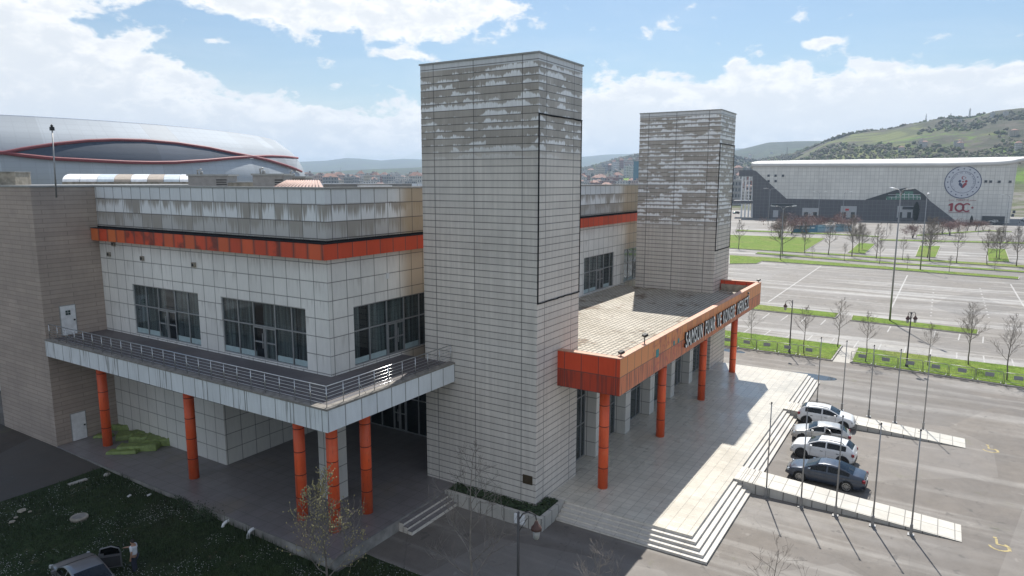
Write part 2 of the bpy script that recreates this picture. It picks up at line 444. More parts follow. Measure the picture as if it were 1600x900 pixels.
def asphalt(name,col,streak,moss=0.,warm=(.235,.215,.195)):
    m=Mt(name); px,py,pz=m.P()
    st=m.noise(m.vec(px*.55,py*.03,0.),1.,4.,.6); st2=m.noise(m.vec(px*.16,py*.012,5.),1.,3.)
    big=m.noise(m.vec(px,py,0.),.12,6.,.6); mid=m.noise(m.vec(px,py,4.),.9,5.,.7); fine=m.noise(m.vec(px,py,8.),22.,2.)
    g=m.noise(m.vec(px,py,2.),90.,1.)
    k=mid.sm(.25,.75,.86,1.12)*fine.sm(.25,.75,.9,1.1)*g.sm(.2,.8,.88,1.12)
    c=m.mix(big.sm(.38,.66),col,warm)
    c=m.mix(st.sm(.5,.68)*streak,c,(.34,.325,.30)); c=m.mix(st2.sm(.52,.66)*streak*.9,c,(.38,.37,.355))
    c=m.mix(st.sm(.42,.30)*streak*.45,c,(.12,.115,.11))
    c=m.scale(c,k)
    pat=m.noise(m.vec(px,py,21.),.5,6.,.7); c=m.mix(pat.sm(.63,.68)*streak*.9,c,(.32,.30,.275))
    if moss: c=m.mix(m.noise(m.vec(px,py,15.),.45,6.,.7).sm(.6,.72)*moss,c,(.10,.11,.03))
    sp=m.noise(m.vec(px,py,31.),1.6,3.,.5); c=m.mix(sp.sm(.66,.72)*.5,c,(.07,.065,.06)); rp=m.voro(m.vec(px*.6,py,0.),.09); rc=m.sep(rp.outputs['Color']); c=m.mix(rc[0].gt(.8)*.28,c,(.12,.115,.11)); c=m.mix(rc[1].gt(.85)*.2,c,(.3,.28,.26))
    v=m.voro(m.vec(px+mid*1.5,py+mid*1.5,0.),.16,'DISTANCE_TO_EDGE'); cr=X(m.t,v.outputs['Distance']).sm(.0,.006,1.,0.)
    c=m.mix(cr*.35,c,(.07,.065,.06))
    return m.fin(c,big.sm(.3,.7,.62,.8),bump=g+fine,bstr=.25,bdist=.01,spec=.35)
M['asphalt']=asphalt('forecourt_asphalt',(.135,.12,.107),.4,.4,(.172,.152,.132))
M['lot']=asphalt('car_park_asphalt',(.168,.154,.14),.8,0.,(.195,.178,.158))
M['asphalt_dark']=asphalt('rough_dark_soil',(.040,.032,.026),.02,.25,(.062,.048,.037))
def grass_mat(name,a,b,dry,thr=.46):
    m=Mt(name); px,py,pz=m.P()
    n=m.noise(m.vec(px,py,0.),.5,6.,.7); f=m.noise(m.vec(px,py,3.),9.,4.,.7); q=m.noise(m.vec(px,py,9.),.11,4.)
    c=m.mix(n.sm(.35,.68),a,b); c=m.mix(q.sm(thr,thr+.2)*.5,c,dry)
    so=m.noise(m.vec(px,py,17.),1.1,6.,.75); c=m.mix(so.sm(.58,.70)*.6,c,(.12,.095,.06)); cl=m.noise(m.vec(px,py,23.),2.2,4.,.7); c=m.scale(c,f.sm(.25,.75,.5,1.45)*cl.sm(.3,.7,.7,1.25))
    return m.fin(c,.85,bump=f,bstr=.9,bdist=.08,spec=.15)
M['lawn']=grass_mat('lawn_in_shade',(.020,.036,.012),(.032,.050,.016),(.040,.038,.022))  # far darker than the verge grass: the lawn's shade is put into the colour
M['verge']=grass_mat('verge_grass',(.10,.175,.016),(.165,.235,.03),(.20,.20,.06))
M['kerb']=plain('kerb_concrete',(.36,.34,.31),.8,var=.2)
M['soil']=plain('dark_soil',(.03,.025,.02),.95)
M['paint']=plain('worn_white_line_paint',(.37,.36,.345),.7,var=.25,sc=1.)
M['yellow']=plain('worn_yellow_paint',(.36,.29,.13),.7,var=.4,sc=4.)
M['puddle']=plain('rain_puddle',(.05,.055,.06),.04)
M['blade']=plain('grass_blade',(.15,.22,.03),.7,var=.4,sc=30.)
M['blade_dark']=plain('shaded_grass_blade',(.026,.046,.013),.7,var=.4,sc=30.)  # dark copy of the blades, with the lawn's shade in the colour
M['petal']=plain('daisy_petal',(.55,.55,.52),.7)
M['bark']=plain('bare_bark',(.17,.145,.125),.9,var=.3)
M['bark_pale']=plain('pale_bark',(.23,.20,.175),.9,var=.3)
M['bud']=plain('yellowish_bud',(.42,.36,.17),.8,var=.3)
M['plum']=plain('plum_leaf',(.21,.125,.11),.8,var=.35,sc=1.5)
M['cypress']=plain('cypress_leaf',(.018,.028,.018),.9,var=.3)
M['ivy']=plain('planter_ivy',(.028,.05,.016),.7,var=.4,sc=6.)
M['galv']=plain('galvanised_pole',(.30,.30,.30),.45,.6)
M['darkpole']=plain('dark_painted_pole',(.06,.055,.055),.5)
M['copper']=plain('rusty_lantern_cap',(.10,.05,.04),.6,var=.3)
M['lamp_glass']=plain('milky_lamp_glass',(.38,.37,.35),.3)
M['tarp']=plain('green_tarpaulin',(.17,.225,.065),.55,var=.3,sc=4.)
M['pinktile']=plain('pinkish_roof_sheet',(.50,.36,.31),.6)
M['plate']=plain('grey_sign_plate',(.26,.27,.29),.5)

# ------------------------------------------------------------------ exhibition hall
WZ0,WZ1,WT=7.69,11.15,9.70            # upper windows: sill, head, transom
BF=7.52                                # balcony floor
hall=thing('exhibition_hall','long pale panelled exhibition hall with a red band and a railed balcony on orange columns','building',(XP,YP,0))
YW=25.45                               # where the brown wing starts
XE=47.
Lwin=[(4.49,12.0),(14.3,21.7)]; Rwin=[(-4.85,1.75),(5.8,12.5),(15.2,21.9),(24.6,31.4),(34.,40.6)]
w=MB()
def wallX(mb,x,th,y0,y1,z0,z1,wins,wz0,wz1):       # wall on plane X=x, thickness to +x
    e=y0
    for a,b in wins:
        mb.box(x,x+th,e,a,z0,z1); mb.box(x,x+th,a,b,z0,wz0); mb.box(x,x+th,a,b,wz1,z1); e=b
    mb.box(x,x+th,e,y1,z0,z1)
def wallY(mb,y,th,x0,x1,z0,z1,wins,wz0,wz1):
    e=x0
    for a,b in wins:
        mb.box(e,a,y,y+th,z0,z1); mb.box(a,b,y,y+th,z0,wz0); mb.box(a,b,y,y+th,wz1,z1); e=b
    mb.box(e,x1,y,y+th,z0,z1)
wallX(w,XP,.35,YP,YW-.01,BF-.9,15.0,Lwin,WZ0,WZ1)
wallY(w,YP,.35,XP+.352,XE,BF-.9,15.0,Rwin,WZ0,WZ1)
w.build('upper_wall',M['wall'],hall)
w=MB(); w.box(XE-.35,XE,YP+.352,70,6.4,17.2); w.box(XP,XE,70,70.35,6.4,17.2)
w.build('rear_wall',M['wall'],hall); w=MB(); w.box(XP+.4,XP+.75,YW+.05,69.98,-.5,17.0); w.build('side_wall',M['wall_low'],hall)
# parapet
w=MB(); w.box(XP,XP+.3,YP,YW-.01,15.002,17.72); w.box(XP+.302,XE,YP,YP+.3,15.002,17.72); w.box(XE-.3,XE,YP+.302,70,17.202,17.72)
pp=w.build('parapet',M['parapet'],hall)
w=MB(); w.box(XP-.05,XP+.36,YP-.05,YW-.02,17.722,17.83); w.box(XP+.362,XE+.05,YP-.05,YP+.36,17.722,17.83)
w.build('coping',M['sheet'],pp)
w=MB(); w.box(XP+.36,XE-.36,YP+.36,69.9,16.9,17.12); w.build('roof',M['roofing'],hall)
# red band: ledge wrapped round the two fronts
w=MB(); bx,by=XP-.52,YP-.40
w.box(bx,XP-.002,by,YW-.02,14.02,14.86); w.box(XP,XE,by,YP-.002,14.02,14.86)
b=w.build('red_band',M['band'],hall)
w=MB(); w.box(bx-.03,XP-.003,by-.03,YW-.03,14.862,14.90); w.box(XP,XE,by-.03,YP-.003,14.862,14.90); w.box(XP-.05,XP-.004,by+.4,YW-.04,14.902,15.0); w.box(XP-.003,XE,YP-.05,YP-.004,14.902,15.0); w.build('ledge_flashing',M['dark'],b)
# upper windows
def window(parent,axis,pos,a,b,z0,z1,zt,fr=(.0,.205,.395,.64,.835,1.),door=2,film=(),flip=1):
    """axis 'X': glass plane at X=pos, a..b along Y (a nearer the corner)"""
    def bx(mb,u0,u1,d0,d1,q0,q1):
        if u0>u1: u0,u1=u1,u0
        lo,hi=min(pos+d0,pos+d1),max(pos+d0,pos+d1)
        if axis=='X': mb.box(lo,hi,u0,u1,q0,q1)
        else: mb.box(u0,u1,lo,hi,q0,q1)
    L=b-a; U=[a+L*f for f in fr]; t=.035
    f=MB()
    for i,u in enumerate(U):
        uu=min(max(u,min(a,b)+t),max(a,b)-t)
        bx(f,uu-t,uu+t,-.06,.06,z0,z1)
    for z in (z0+.03,z1-.04):
        for i in range(len(U)-1): bx(f,U[i]+t,U[i+1]-t,-.055,.055,z-.03,z+.03)
    for i in range(len(U)-1): bx(f,U[i]+t,U[i+1]-t,-.05,.05,zt-.035,zt+.035)
    wd=f.build('window',M['alu'],parent)
    g=MB()
    bx(g,a+.02,b-.02,-.008,.008,z0+.02,z1-.02); g.build('glass',M['glass'],wd)
    if door is not None:
        d=MB(); u0,u1=U[door]+t,U[door+1]-t; mid=(u0+u1)/2; s=1 if u1>u0 else -1
        for q0,q1 in ((u0,mid-.02*s),(mid+.02*s,u1)):
            bx(d,q0,q0+.07*s,-.085,-.01,z0+.05,zt-.04); bx(d,q1-.07*s,q1,-.085,-.01,z0+.05,zt-.04)
            for z in (z0+.05,(z0+zt)/2,zt-.13): bx(d,q0+.07*s,q1-.07*s,-.08,-.012,z,z+.07)
        bx(d,mid-.16*s,mid-.12*s,-.14,-.1,z0+.7,z0+1.6); bx(d,mid+.12*s,mid+.16*s,-.14,-.1,z0+.7,z0+1.6)
        d.build('double_door',M['alu'],wd)
    for i in film:
        d=MB(); bx(d,U[i]+.08,U[i+1]-.08,-.02,-.012,z0+.08,z0+.42); d.build('frosted_strip',M['film'],wd)
    return wd
def curtain(parent,axis,pos,a,b,z0,z1,seed):
    rs=random.Random(seed); c=MB(); n=int(abs(b-a)/.09); base=0; pts=[]
    for i in range(n+1):
        u=a+(b-a)*i/n; d=pos+.05*math.sin(i*1.9+rs.random())+.03*rs.random(); pts.append((u,d))
    for i in range(n):
        if (i//9+seed)%11==5: continue
        (u0,d0),(u1,d1)=pts[i],pts[i+1]
        P=[(d0,u0),(d1,u1)] if axis=='X' else [(u0,d0),(u1,d1)]
        c.poly([(*P[0],z0),(*P[1],z0),(*P[1],z1),(*P[0],z1)])
    c.build('curtain',M['curtain'],parent)
for k,(a,b) in enumerate(Lwin):
    fr=(.0,.165,.36,.645,.83,1.)
    wd=window(hall,'X',XP+.12,b,a,WZ0,WZ1,WT,fr=(.0,.2,.39,.645,.835,1.),film=((0,1,3,4),(0,1,3,4))[k])
    curtain(wd,'X',XP+.34,a-.1,b+.1,WZ0-.02,WZ1+.2,k)
for k,(a,b) in enumerate(Rwin):
    wd=window(hall,'Y',YP+.12,a,b,WZ0,WZ1,WT,fr=(.0,.2,.425,.66,.88,1.),film=(0,1,3))
    curtain(wd,'Y',YP+.34,a-.1,b+.1,WZ0-.02,WZ1+.2,k+4)
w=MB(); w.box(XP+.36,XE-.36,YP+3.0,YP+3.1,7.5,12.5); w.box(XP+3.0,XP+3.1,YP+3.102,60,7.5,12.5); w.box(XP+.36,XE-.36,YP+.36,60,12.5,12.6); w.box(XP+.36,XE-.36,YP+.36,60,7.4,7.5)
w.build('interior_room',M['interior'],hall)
# small wall boxes, cameras
for (px,py) in ((178.5,381),(171.5,397),(223.5,403.5),(304,413.5)):
    p=atX(px,py,XP); w=MB(); w.box(XP-.14,XP-.004,p.y-.16,p.y+.16,p.z-.15,p.z+.15); w.box(XP-.16,XP-.142,p.y-.1,p.y+.1,p.z-.09,p.z+.09,1); w.build('wall_floodlight',[M['conc'],M['black']],hall)
p=atY(605,431,YP); w=MB(); w.box(p.x-.09,p.x+.09,YP-.1,YP-.004,p.z-.16,p.z+.16); w.build('alarm_box',M['white'],hall)
# balcony
BX,BY,BZ0,BZ1=-10.78,-1.39,6.43,7.50
w=MB(); w.box(BX,BX+.3,BY,YW-.01,BZ0,BZ1); w.box(BX+.302,XT0-.004,BY,BY+.3,BZ0,BZ1)
bal=w.build('balcony_fascia',M['fascia'],hall)
w=MB(); w.box(BX-.03,BX+.42,BY-.03,YW-.02,BZ1+.002,BZ1+.10); w.box(BX+.422,XT0-.006,BY-.03,BY+.42,BZ1+.002,BZ1+.10); w.build('coping',M['cope'],bal)
w=MB(); w.box(BX+.303,XP-.004,BY+.303,YW-.012,7.1,BF); w.box(XP-.002,XT0-.004,BY+.303,YP-.004,7.1,BF); w.build('balcony_floor',M['balcony'],hall)
w=MB(); w.box(BX+.304,4.2,YP-.0,YW-.02,6.46,6.60); w.box(BX+.304,XT0-.006,BY+.304,YP-.004,6.46,6.60); w.build('porch_ceiling',M['conc'],hall)
# railing
def railing(pts,parent,name='railing'):
    post=MB(); rail=MB(); z0=BZ1+.10; H=1.02
    pos=[]
    for (x0,y0),(x1,y1) in zip(pts,pts[1:]):
        L=math.hypot(x1-x0,y1-y0); n=max(1,round(L/1.12))
        for i in range(n+1):
            if pos and i==0: continue
            pos.append((x0+(x1-x0)*i/n,y0+(y1-y0)*i/n))
        for k,(zz,r) in enumerate(((H,.028),(.84,.012),(.67,.012),(.5,.012),(.33,.012),(.16,.012))):
            rail.tube([(x0,y0,z0+zz),(x1,y1,z0+zz)],r,6)
    rl=rail.build(name,M['steel'],parent)
    for i,(x,y) in enumerate(pos):
        p=MB(); p.tube([(x,y,z0),(x,y,z0+H-.02)],.022,6)
        if i%6==2: p.tube([(x+.45 if i%4 else x,y-.0 if i%4 else y,z0),(x,y,z0+.62)],.014,5)
        p.build('baluster',M['steel'],rl)
railing([(BX+.2,YW-.3),(BX+.2,BY+.2),(XT0-.1+.0,BY+.2)],hall)
# orange columns of the balcony
def orange_column(mb,ring,x,y,z0,z1,r=.30):
    mb.cyl(x,y,z0,z1,r,28)
    n=5
    for i in range(1,n):
        z=z0+(z1-z0)*i/n; ring.cyl(x,y,z-.022,z+.022,r+.006,28)
for (x,y) in ((-8.71,22.74),(-8.71,12.84),(-8.71,3.09),(-8.71,.61),(-6.30,.61)):
    a=MB(); r_=MB(); orange_column(a,r_,x,y,.0,6.455)
    c=a.build('column',M['column'],hall); r_.build('joint_ring',M['ring'],c)
# ground floor
w=MB(); w.box(-6.5,4.2,12.72,YW-.01,.0,6.45); w.build('ground_floor_block',M['wall_low'],hall)
w=MB(); w.box(-6.42,-5.5,2.9,4.2,.0,6.455); w.build('corner_pillar',M['wall_low'],hall)
wd=window(hall,'X',4.25,.9,12.7,.03,6.4,2.6,fr=tuple(i/10 for i in range(11)),door=5)
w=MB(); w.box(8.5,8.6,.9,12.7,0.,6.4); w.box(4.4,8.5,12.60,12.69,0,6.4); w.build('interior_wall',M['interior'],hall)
# entrance front: glazing bays between pilasters
YG=-6.0; PILX=[8.3,13.25,18.2,23.1,28.05]
for x in PILX:
    w=MB(); w.box(x-.95,x,YG-.85,YG+.05,.0,6.455); w.build('entrance_pilaster',M['wall_low'],hall)
ed=[XT1+.02]+PILX; bays=[]
for i in range(len(ed)):
    a=ed[i]; b=(ed[i+1]-.95) if i+1<len(ed) else XS0-.02
    wd=window(hall,'Y',YG,a,b,.03,6.4,2.35,fr=(0.,.2,.5,.8,1.),door=1)
    f=MB()
    for q0,q1 in ((0.,.2),(.2,.5),(.5,.8),(.8,1.)): f.box(a+(b-a)*q0+.04,a+(b-a)*q1-.04,YG-.05,YG+.05,4.2,4.27)
    f.build('transom',M['alu'],wd); bays.append((a,b,wd))
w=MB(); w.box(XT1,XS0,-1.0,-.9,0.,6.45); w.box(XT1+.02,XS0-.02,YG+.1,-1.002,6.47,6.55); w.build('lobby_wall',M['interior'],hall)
def text_mesh(name,s,h,mat,parent,M4,ext=.0,width=None,local=False,side=None,font_shear=0.,bold=0.,space=1.):
    """lettering of cap height h, drawn in the XY plane of matrix M4"""
    cu=bpy.data.curves.new('lettering','FONT'); cu.body=s; cu.size=h/.70; cu.extrude=ext; cu.shear=font_shear; cu.offset=bold; cu.resolution_u=3
    cu.align_x='LEFT'; cu.space_character=space
    tmp=bpy.data.objects.new('lettering_tmp',cu); COL.objects.link(tmp)
    dg=bpy.context.evaluated_depsgraph_get(); me=bpy.data.meshes.new_from_object(tmp.evaluated_get(dg)); bpy.data.objects.remove(tmp)
    xs=[v.co.x for v in me.vertices]; x0,x1=min(xs),max(xs); k=1. if width is None else width/(x1-x0)
    for v in me.vertices: v.co.x=(v.co.x-x0)*k
    org=Vector(ORG.get(parent,(0,0,0))) if not local else Vector((0,0,0))
    me.transform(Matrix.Translation(-org)@M4)
    me.materials.clear(); me.materials.append(mat)
    if side:
        me.materials.append(side)
        ax=M4.to_3x3()@Vector((0,0,1))
        for p in me.polygons: p.material_index=0 if p.normal.dot(ax)>.7 else 1
    o=bpy.data.objects.new(name,me); COL.objects.link(o); o.parent=parent; ORG[o]=tuple(org); return o
def frameY(x,y,z): return Matrix(((1,0,0,x),(0,0,-1,y),(0,1,0,z),(0,0,0,1)))    # faces -Y, reads along +X
for i,(a,b,wd) in enumerate(bays):
    x0=a+(b-a)*.22; x1=a+(b-a)*.5
    if i>2: continue
    f=MB(); f.box(x0-.35,x1+.25,YG-.075,YG-.055,2.45,4.1); f.build('door_sign',M['signgreen'],wd)
    cx=(x0+x1)/2
    text_mesh('sign_lettering','ÇIKIŞ',.17,M['white'],wd,frameY(cx-.32,YG-.08,3.75),.002,width=.64)
    text_mesh('sign_lettering','5',.26,M['white'],wd,frameY(cx-.09,YG-.08,2.6),.002)
    g=MB(); g.tube([(cx,YG-.077,3.25),(cx,YG-.083,3.25)],.24,20,0); g.tube([(cx,YG-.084,3.25),(cx,YG-.087,3.25)],.155,20,1); g.box(cx-.09,cx+.09,YG-.092,YG-.088,3.21,3.29,2)
    g.build('round_notice',[M['red'],M['white'],M['black']],wd)

# roof things
def roofthing(name,label,cat,loc): return thing(name,label,cat,loc)
ROOF=17.12
c0=atX(100,285,3.0); # barrel rooflight
t=thing('barrel_rooflight','long low white barrel-vaulted rooflight on the hall roof behind the brown wing','rooflight',(14,50,ROOF))
y0,y1=None,None
A=atD(97,286,62); Bq=atD(305,283,66)
w=MB(); n=10; seg=8; ax=(Bq-A); ax.z=0; Lx=ax.length; ax.normalize(); nx_=Vector((ax.y,-ax.x,0))
if nx_.dot(FW)<0: nx_=-nx_
c_=Vector((A.x,A.y,ROOF))
for s_ in range(seg):
    a0=c_+ax*(Lx*s_/seg+.02); a1=c_+ax*(Lx*(s_+1)/seg-.02)
    for k in range(n):
        t0,t1=PI*k/n,PI*(k+1)/n
        def pt(b,tt): return b+nx_*(3.6-3.6*math.cos(tt))+Vector((0,0,.9+.72*math.sin(tt)))
        w.poly([pt(a0,t0),pt(a1,t0),pt(a1,t1),pt(a0,t1)],(0,0,1,2,0,2,1,0)[s_])
    w.poly([pt(a0,PI*k/n) for k in range(n+1)],0); w.poly([pt(a1,PI*k/n) for k in range(n,-1,-1)],0)
w.build('vault_panels',[M['white'],plain('aged_translucent_sheet',(.52,.58,.62),.5),plain('dusty_tan_sheet',(.36,.31,.26),.7)],t)
w=MB(); w.obox(c_+ax*Lx/2+nx_*3.6+Vector((0,0,.44)),ax,nx_,Vector((0,0,1)),Lx/2,3.55,.44); w.build('upstand',M['conc'],t)
def hvac(px0,px1,pyt,depth,label,duct):
    c=atD((px0+px1)/2,pyt,depth); W=(px1-px0)/FPX*depth*.5; H=c.z-ROOF
    r=thing('roof_air_handler',label,'air handler',(c.x,c.y,ROOF),R(32)-PI/2)
    b=MB(); 
    for (x0,x1,y0,y1,z0,z1) in ((-W,W*.9,-.9,.9,.25,H-.12),): b.box(x0,x1,y0,y1,z0,z1)
    b.build('casing',plain('dull_metal_casing',(.30,.285,.27),.6,.3),r,True)
    l=MB(); l.box(-W-.08,W*.98,-1.0,1.0,H-.118,H); l.build('lid',M['sheet'],r,True)
    f=MB()
    for x in (-W*.8,W*.7): f.box(x-.1,x+.1,-.85,.85,0,.248)
    f.build('skid',M['black'],r,True)
    g=MB()
    for k in range(5): g.box(W*.35,W*.85,-.92,-.902,.4+k*.16,.48+k*.16)
    g.build('louvre',M['black'],r,True)
    d=MB(); d.cyl(-W*.6,0,H+.002,H+.22,.12,10); d.build('vent_stub',M['sheet'],r,True); d=MB(); d.tube([(-W*.6,-.6,H),(-W*.62,-.6,H+.3),(-W*.4,-.6,H+.36)],.06,8); d.build('vent_elbow',M['sheet'],r,True)
    return r
hvac(302,366,272.5,52,'grey metal air handler on the hall roof beside the white barrel rooflight',0)
hvac(402,452,271.5,47,'boxy grey air handler on the hall roof just left of the pink sheet roof',1)
hvac(452,484,275.5,50,'low grey roof unit with a dark louvre just behind the pink sheet roof',1)
# pink sheet gable
c=atD(467,288,41); r=thing('pink_lean_to_roof','small pinkish ribbed sheet roof standing on the hall roof near the corner','roof hood',(c.x,c.y,ROOF),R(32)-PI/2)
b=MB(); zz=c.z-ROOF+.18; b.slab([(-1.45,-.5,zz-.42),(1.6,-.5,zz-.42),(1.0,.9,zz),(-1.0,.9,zz)],(0,0,1),.05)
for k in range(14): x=-1.4+k*.21; b.tube([(x,-.5,zz-.36),(x*.68,.9,zz+.06)],.035,5)
b.build('sheet_roof',M['pinktile'],r,True); b=MB(); b.box(-1.2,1.3,.2,.8,0,zz-.45); b.build('base_wall',M['conc'],r,True)
# concrete upstand blocks on roofs
for (p0,p1,pt,dep,lab) in ((1,35,268,49,'short mossy concrete block on the roof of the brown wing'),(362,402,284,52,'low stained concrete kerb block on the hall roof between two air handlers')):
    c=atD((p0+p1)/2,pt,dep); W=(p1-p0)/FPX*dep/2
    r=thing('roof_block',lab,'roof block',(c.x,c.y,ROOF),R(32)-PI/2); b=MB(); b.box(-W,W,-.8,.8,0,c.z-ROOF-.06); b.build('block',M['conc'],r,True); b=MB(); b.box(-W-.05,W+.05,-.85,.85,c.z-ROOF-.058,c.z-ROOF); b.build('cap',M['sheet'],r,True)
c=atD(575,287.3,45); r=thing('roof_upstand','long low grey roof upstand with white skirting beside the big tower','roof upstand',(c.x,c.y,ROOF),0)
b=MB(); b.box(-3.4,4.4,0,.5,0,c.z-ROOF); b.build('upstand_wall',M['roofing'],r,True); b=MB(); b.box(-1.0,2.0,-.3,-.02,c.z-ROOF-.35,c.z-ROOF-.1); b.build('skirting',M['white'],r,True)
# pole with a camera on the wing
c=atD(86,286,42); r=thing('roof_mast','slim leaning mast with a small camera head on the brown wing roof','mast',(c.x,c.y,ROOF))
tp=atD(81.5,204,42); b=MB(); b.tube([(0,0,0),(tp.x-c.x,tp.y-c.y,tp.z-ROOF)],[.055,.035],8); b.build('pole',M['galv'],r,True)
b=MB(); v=Vector((tp.x-c.x,tp.y-c.y,tp.z-ROOF)); b.box(v.x-.1,v.x+.1,v.y-.1,v.y+.1,v.z,v.z+.22); b.lathe((v.x,v.y,v.z+.22),[(.05,0),(.09,.06),(.02,.16)],8); b.build('camera_head',M['black'],r,True)

# ------------------------------------------------------------------ brown wing
wing=thing('brown_wing','windowless brown stone-clad wing with two white doors at the left of the hall','building',(-10.69,YW,0))
YF=atX(7,660,-10.69).y
w=MB(); w.box(-10.69,4.,YW,YF,-.6,17.70); w.build('stone_wall',M['brown'],wing)
w=MB(); w.box(-10.76,4.,YW-.06,YF+.05,17.702,17.83); w.build('coping',M['sheet'],wing)
def white_door(x0,x1,z0,z1,glz):
    f=MB(); f.box(x0-.06,x1+.06,YW-.03,YW-.003,z0,z1+.06); d=f.build('door',M['sheet'],wing)
    g=MB(); g.box(x0,x1,YW-.065,YW-.032,z0+.02,z1); g.build('leaf',M['white'],d)
    g=MB(); g.box(x1-.16,x1-.06,YW-.12,YW-.067,z0+.95,z0+1.05); g.build('handle',M['black'],d)
    if glz:
        g=MB()
        for i in (0,1):
            for j in (0,1): xx=x0+.3+i*.17; zz=z0+1.38+j*.17; g.box(xx,xx+.15,YW-.07,YW-.066,zz,zz+.15)
        g.build('door_pane',M['signgreen'],d)
white_door(-9.66,-8.74,.02,1.98,False); white_door(-9.66,-8.72,7.62,9.64,True)

# ------------------------------------------------------------------ towers
def tower(label,x0,x1,y0,y1,mat,zb,pipe=None,cat='tower'):
    t=thing('cladding_tower',label,cat,(x0,y0,0))
    w=MB(); w.box(x0,x1,y0,y1,zb,ZT-.09); w.build('clad_shaft',mat,t)
    w=MB()
    w.box(x0-.06,x1+.06,y0-.06,y0+.25,ZT-.088,ZT); w.box(x0-.06,x1+.06,y1-.25,y1+.06,ZT-.088,ZT); w.box(x0-.06,x0+.25,y0+.252,y1-.252,ZT-.088,ZT); w.box(x1-.25,x1+.06,y0+.252,y1-.252,ZT-.088,ZT)
    w.build('coping',M['sheet'],t)
    # dark frame channel on the narrow front
    w=MB(); za,zb2=11.62,21.62; e=.02
    w.tube([(x0+.02,y0-.03,za),(x0+.02,y0-.03,zb2)],.045,6); w.tube([(x1-.03,y0-.02,za),(x1-.03,y0-.02,zb2)],.028,6)
    for z in (za,zb2):
        w.tube([(x0,y0-.03,z)]+[(x0+(x1-x0)*k/14,y0-.03+rnd(-.012,.012),z+rnd(-.02,.02)) for k in range(1,14)]+[(x1,y0-.03,z)],.036,6)
    w.build('frame_channel',M['dark'],t)
    return t
tw=tower('big stained pale grey panel tower standing at the near corner of the entrance',XT0,XT1,YT0,YT1,M['tower'],-.7)
w=MB(); w.box(XT0-.03,XT0-.004,-6.75,-6.12,1.22,1.75); p=w.build('plaque',plain('bronze_plaque',(.10,.075,.045),.4,.5),tw)
tower('streaky grey panel tower at the far end of the entrance canopy',XS0,XS1,-7.06,.83,M['tower2'],-.7)

# ------------------------------------------------------------------ entrance canopy
CX0,CX1,CY,CZ0,CZ1=1.63,35.69,-10.84,6.46,8.55
can=thing('entrance_canopy','long orange canopy with dark capital lettering on slim orange columns over the entrance','canopy',(CX0,CY,0))
w=MB(); w.box(CX0,CX1,CY,CY+.32,CZ0,CZ1); w.box(CX0,CX0+.32,CY+.322,YT0-.004,CZ0,CZ1); w.box(CX1-.32,CX1,CY+.322,-7.07,CZ0,CZ1)
fas=w.build('fascia',M['canopy'],can)
w=MB(); w.box(CX0-.02,CX1+.02,CY-.02,CY+.4,CZ1+.002,CZ1+.05); w.box(CX0-.02,CX0+.4,CY+.402,YT0-.006,CZ1+.002,CZ1+.05); w.box(CX1-.4,CX1+.02,CY+.402,-7.08,CZ1+.002,CZ1+.05)
w.build('coping',plain('faded_orange_coping',(.55,.30,.20),.6,var=.2),can)
w=MB(); w.box(CX0+.33,CX1-.33,CY+.33,YT0-.006,7.30,7.58); w.box(XT1+.006,XS0-.006,YT0-.004,YP-.006,7.30,7.58); w.build('paver_roof',M['canopyroof'],can)
w=MB(); w.box(CX0+.33,CX1-.33,CY+.33,YT0-.006,6.5,6.62); w.box(XT1+.006,XS0-.006,YT0-.004,-6.2,6.5,6.62); w.build('soffit',M['conc'],can)
w=MB(); w.box(CX1-.62,CX1-.33,CY+.9,-7.2,7.6,8.2); w.build('inner_upstand',M['conc'],can)
for x in (3.51,13.4,23.28,33.27):
    a=MB(); r_=MB(); orange_column(a,r_,x,-9.13,.0,6.455)
    c=a.build('column',M['column'],can); r_.build('joint_ring',M['ring'],c)
for s_,pa,ya,pb_,yb in (('SAMSUN',1069,530,1097.5,511),('FUAR',1100,509,1116.5,499),('VE',1118.5,497,1125.5,493),('KONGRE',1128,491,1148,478),('MERKEZİ',1150.5,476,1169.5,464)):
    x0=atY(pa,ya,CY).x; x1=atY(pb_,yb,CY).x
    text_mesh('sign_lettering',s_,1.06,M['letter'],can,frameY(x0,CY-.08,6.92),.05,width=(x1-x0)*.95,side=M['letter_side'],bold=.022,space=1.18)
for (px,py,sx,sz) in ((1027,552,.5,.5),(1053,536,.28,.28),(1060,532,.3,.3)):
    p=atY(px,py,CY); w=MB(); w.box(p.x-sx/2,p.x+sx/2,CY-.02,CY-.004,p.z-sz/2,p.z+sz/2); w.build('poster_scrap',M['teal'],can)
for (px,py,lab) in ((1007,538,'small black floodlight on a stalk, the middle one on the canopy edge'),(970,560,'black floodlight lying on the near corner of the canopy edge'),(1190,440.5,'black floodlight at the far corner of the canopy edge')):
    D=ray(px,py); tt=(CZ1+.1-CAM.z)/D.z; p=CAM+D*tt
    p.y=CY+.2; p=Vector((atY(px,py,CY+.2).x,CY+.2,CZ1+.05))
    p.x=min(max(p.x,CX0+.25),CX1-.3)
    t=thing('floodlight',lab,'floodlight',p)
    hgt_=.4 if 'stalk' in lab else .12
    w=MB(); w.cyl(0,0,0,hgt_,.035,8); w.build('stalk',M['black'],t,True)
    w=MB(); e=Vector((.8,-.5,.3)).normalized(); f_=Vector((.5,.8,0)).normalized(); w.obox(Vector((.05,0,hgt_+.1)),e,f_,e.cross(f_),.13,.15,.07); w.build('lamp_head',M['black'],t,True)

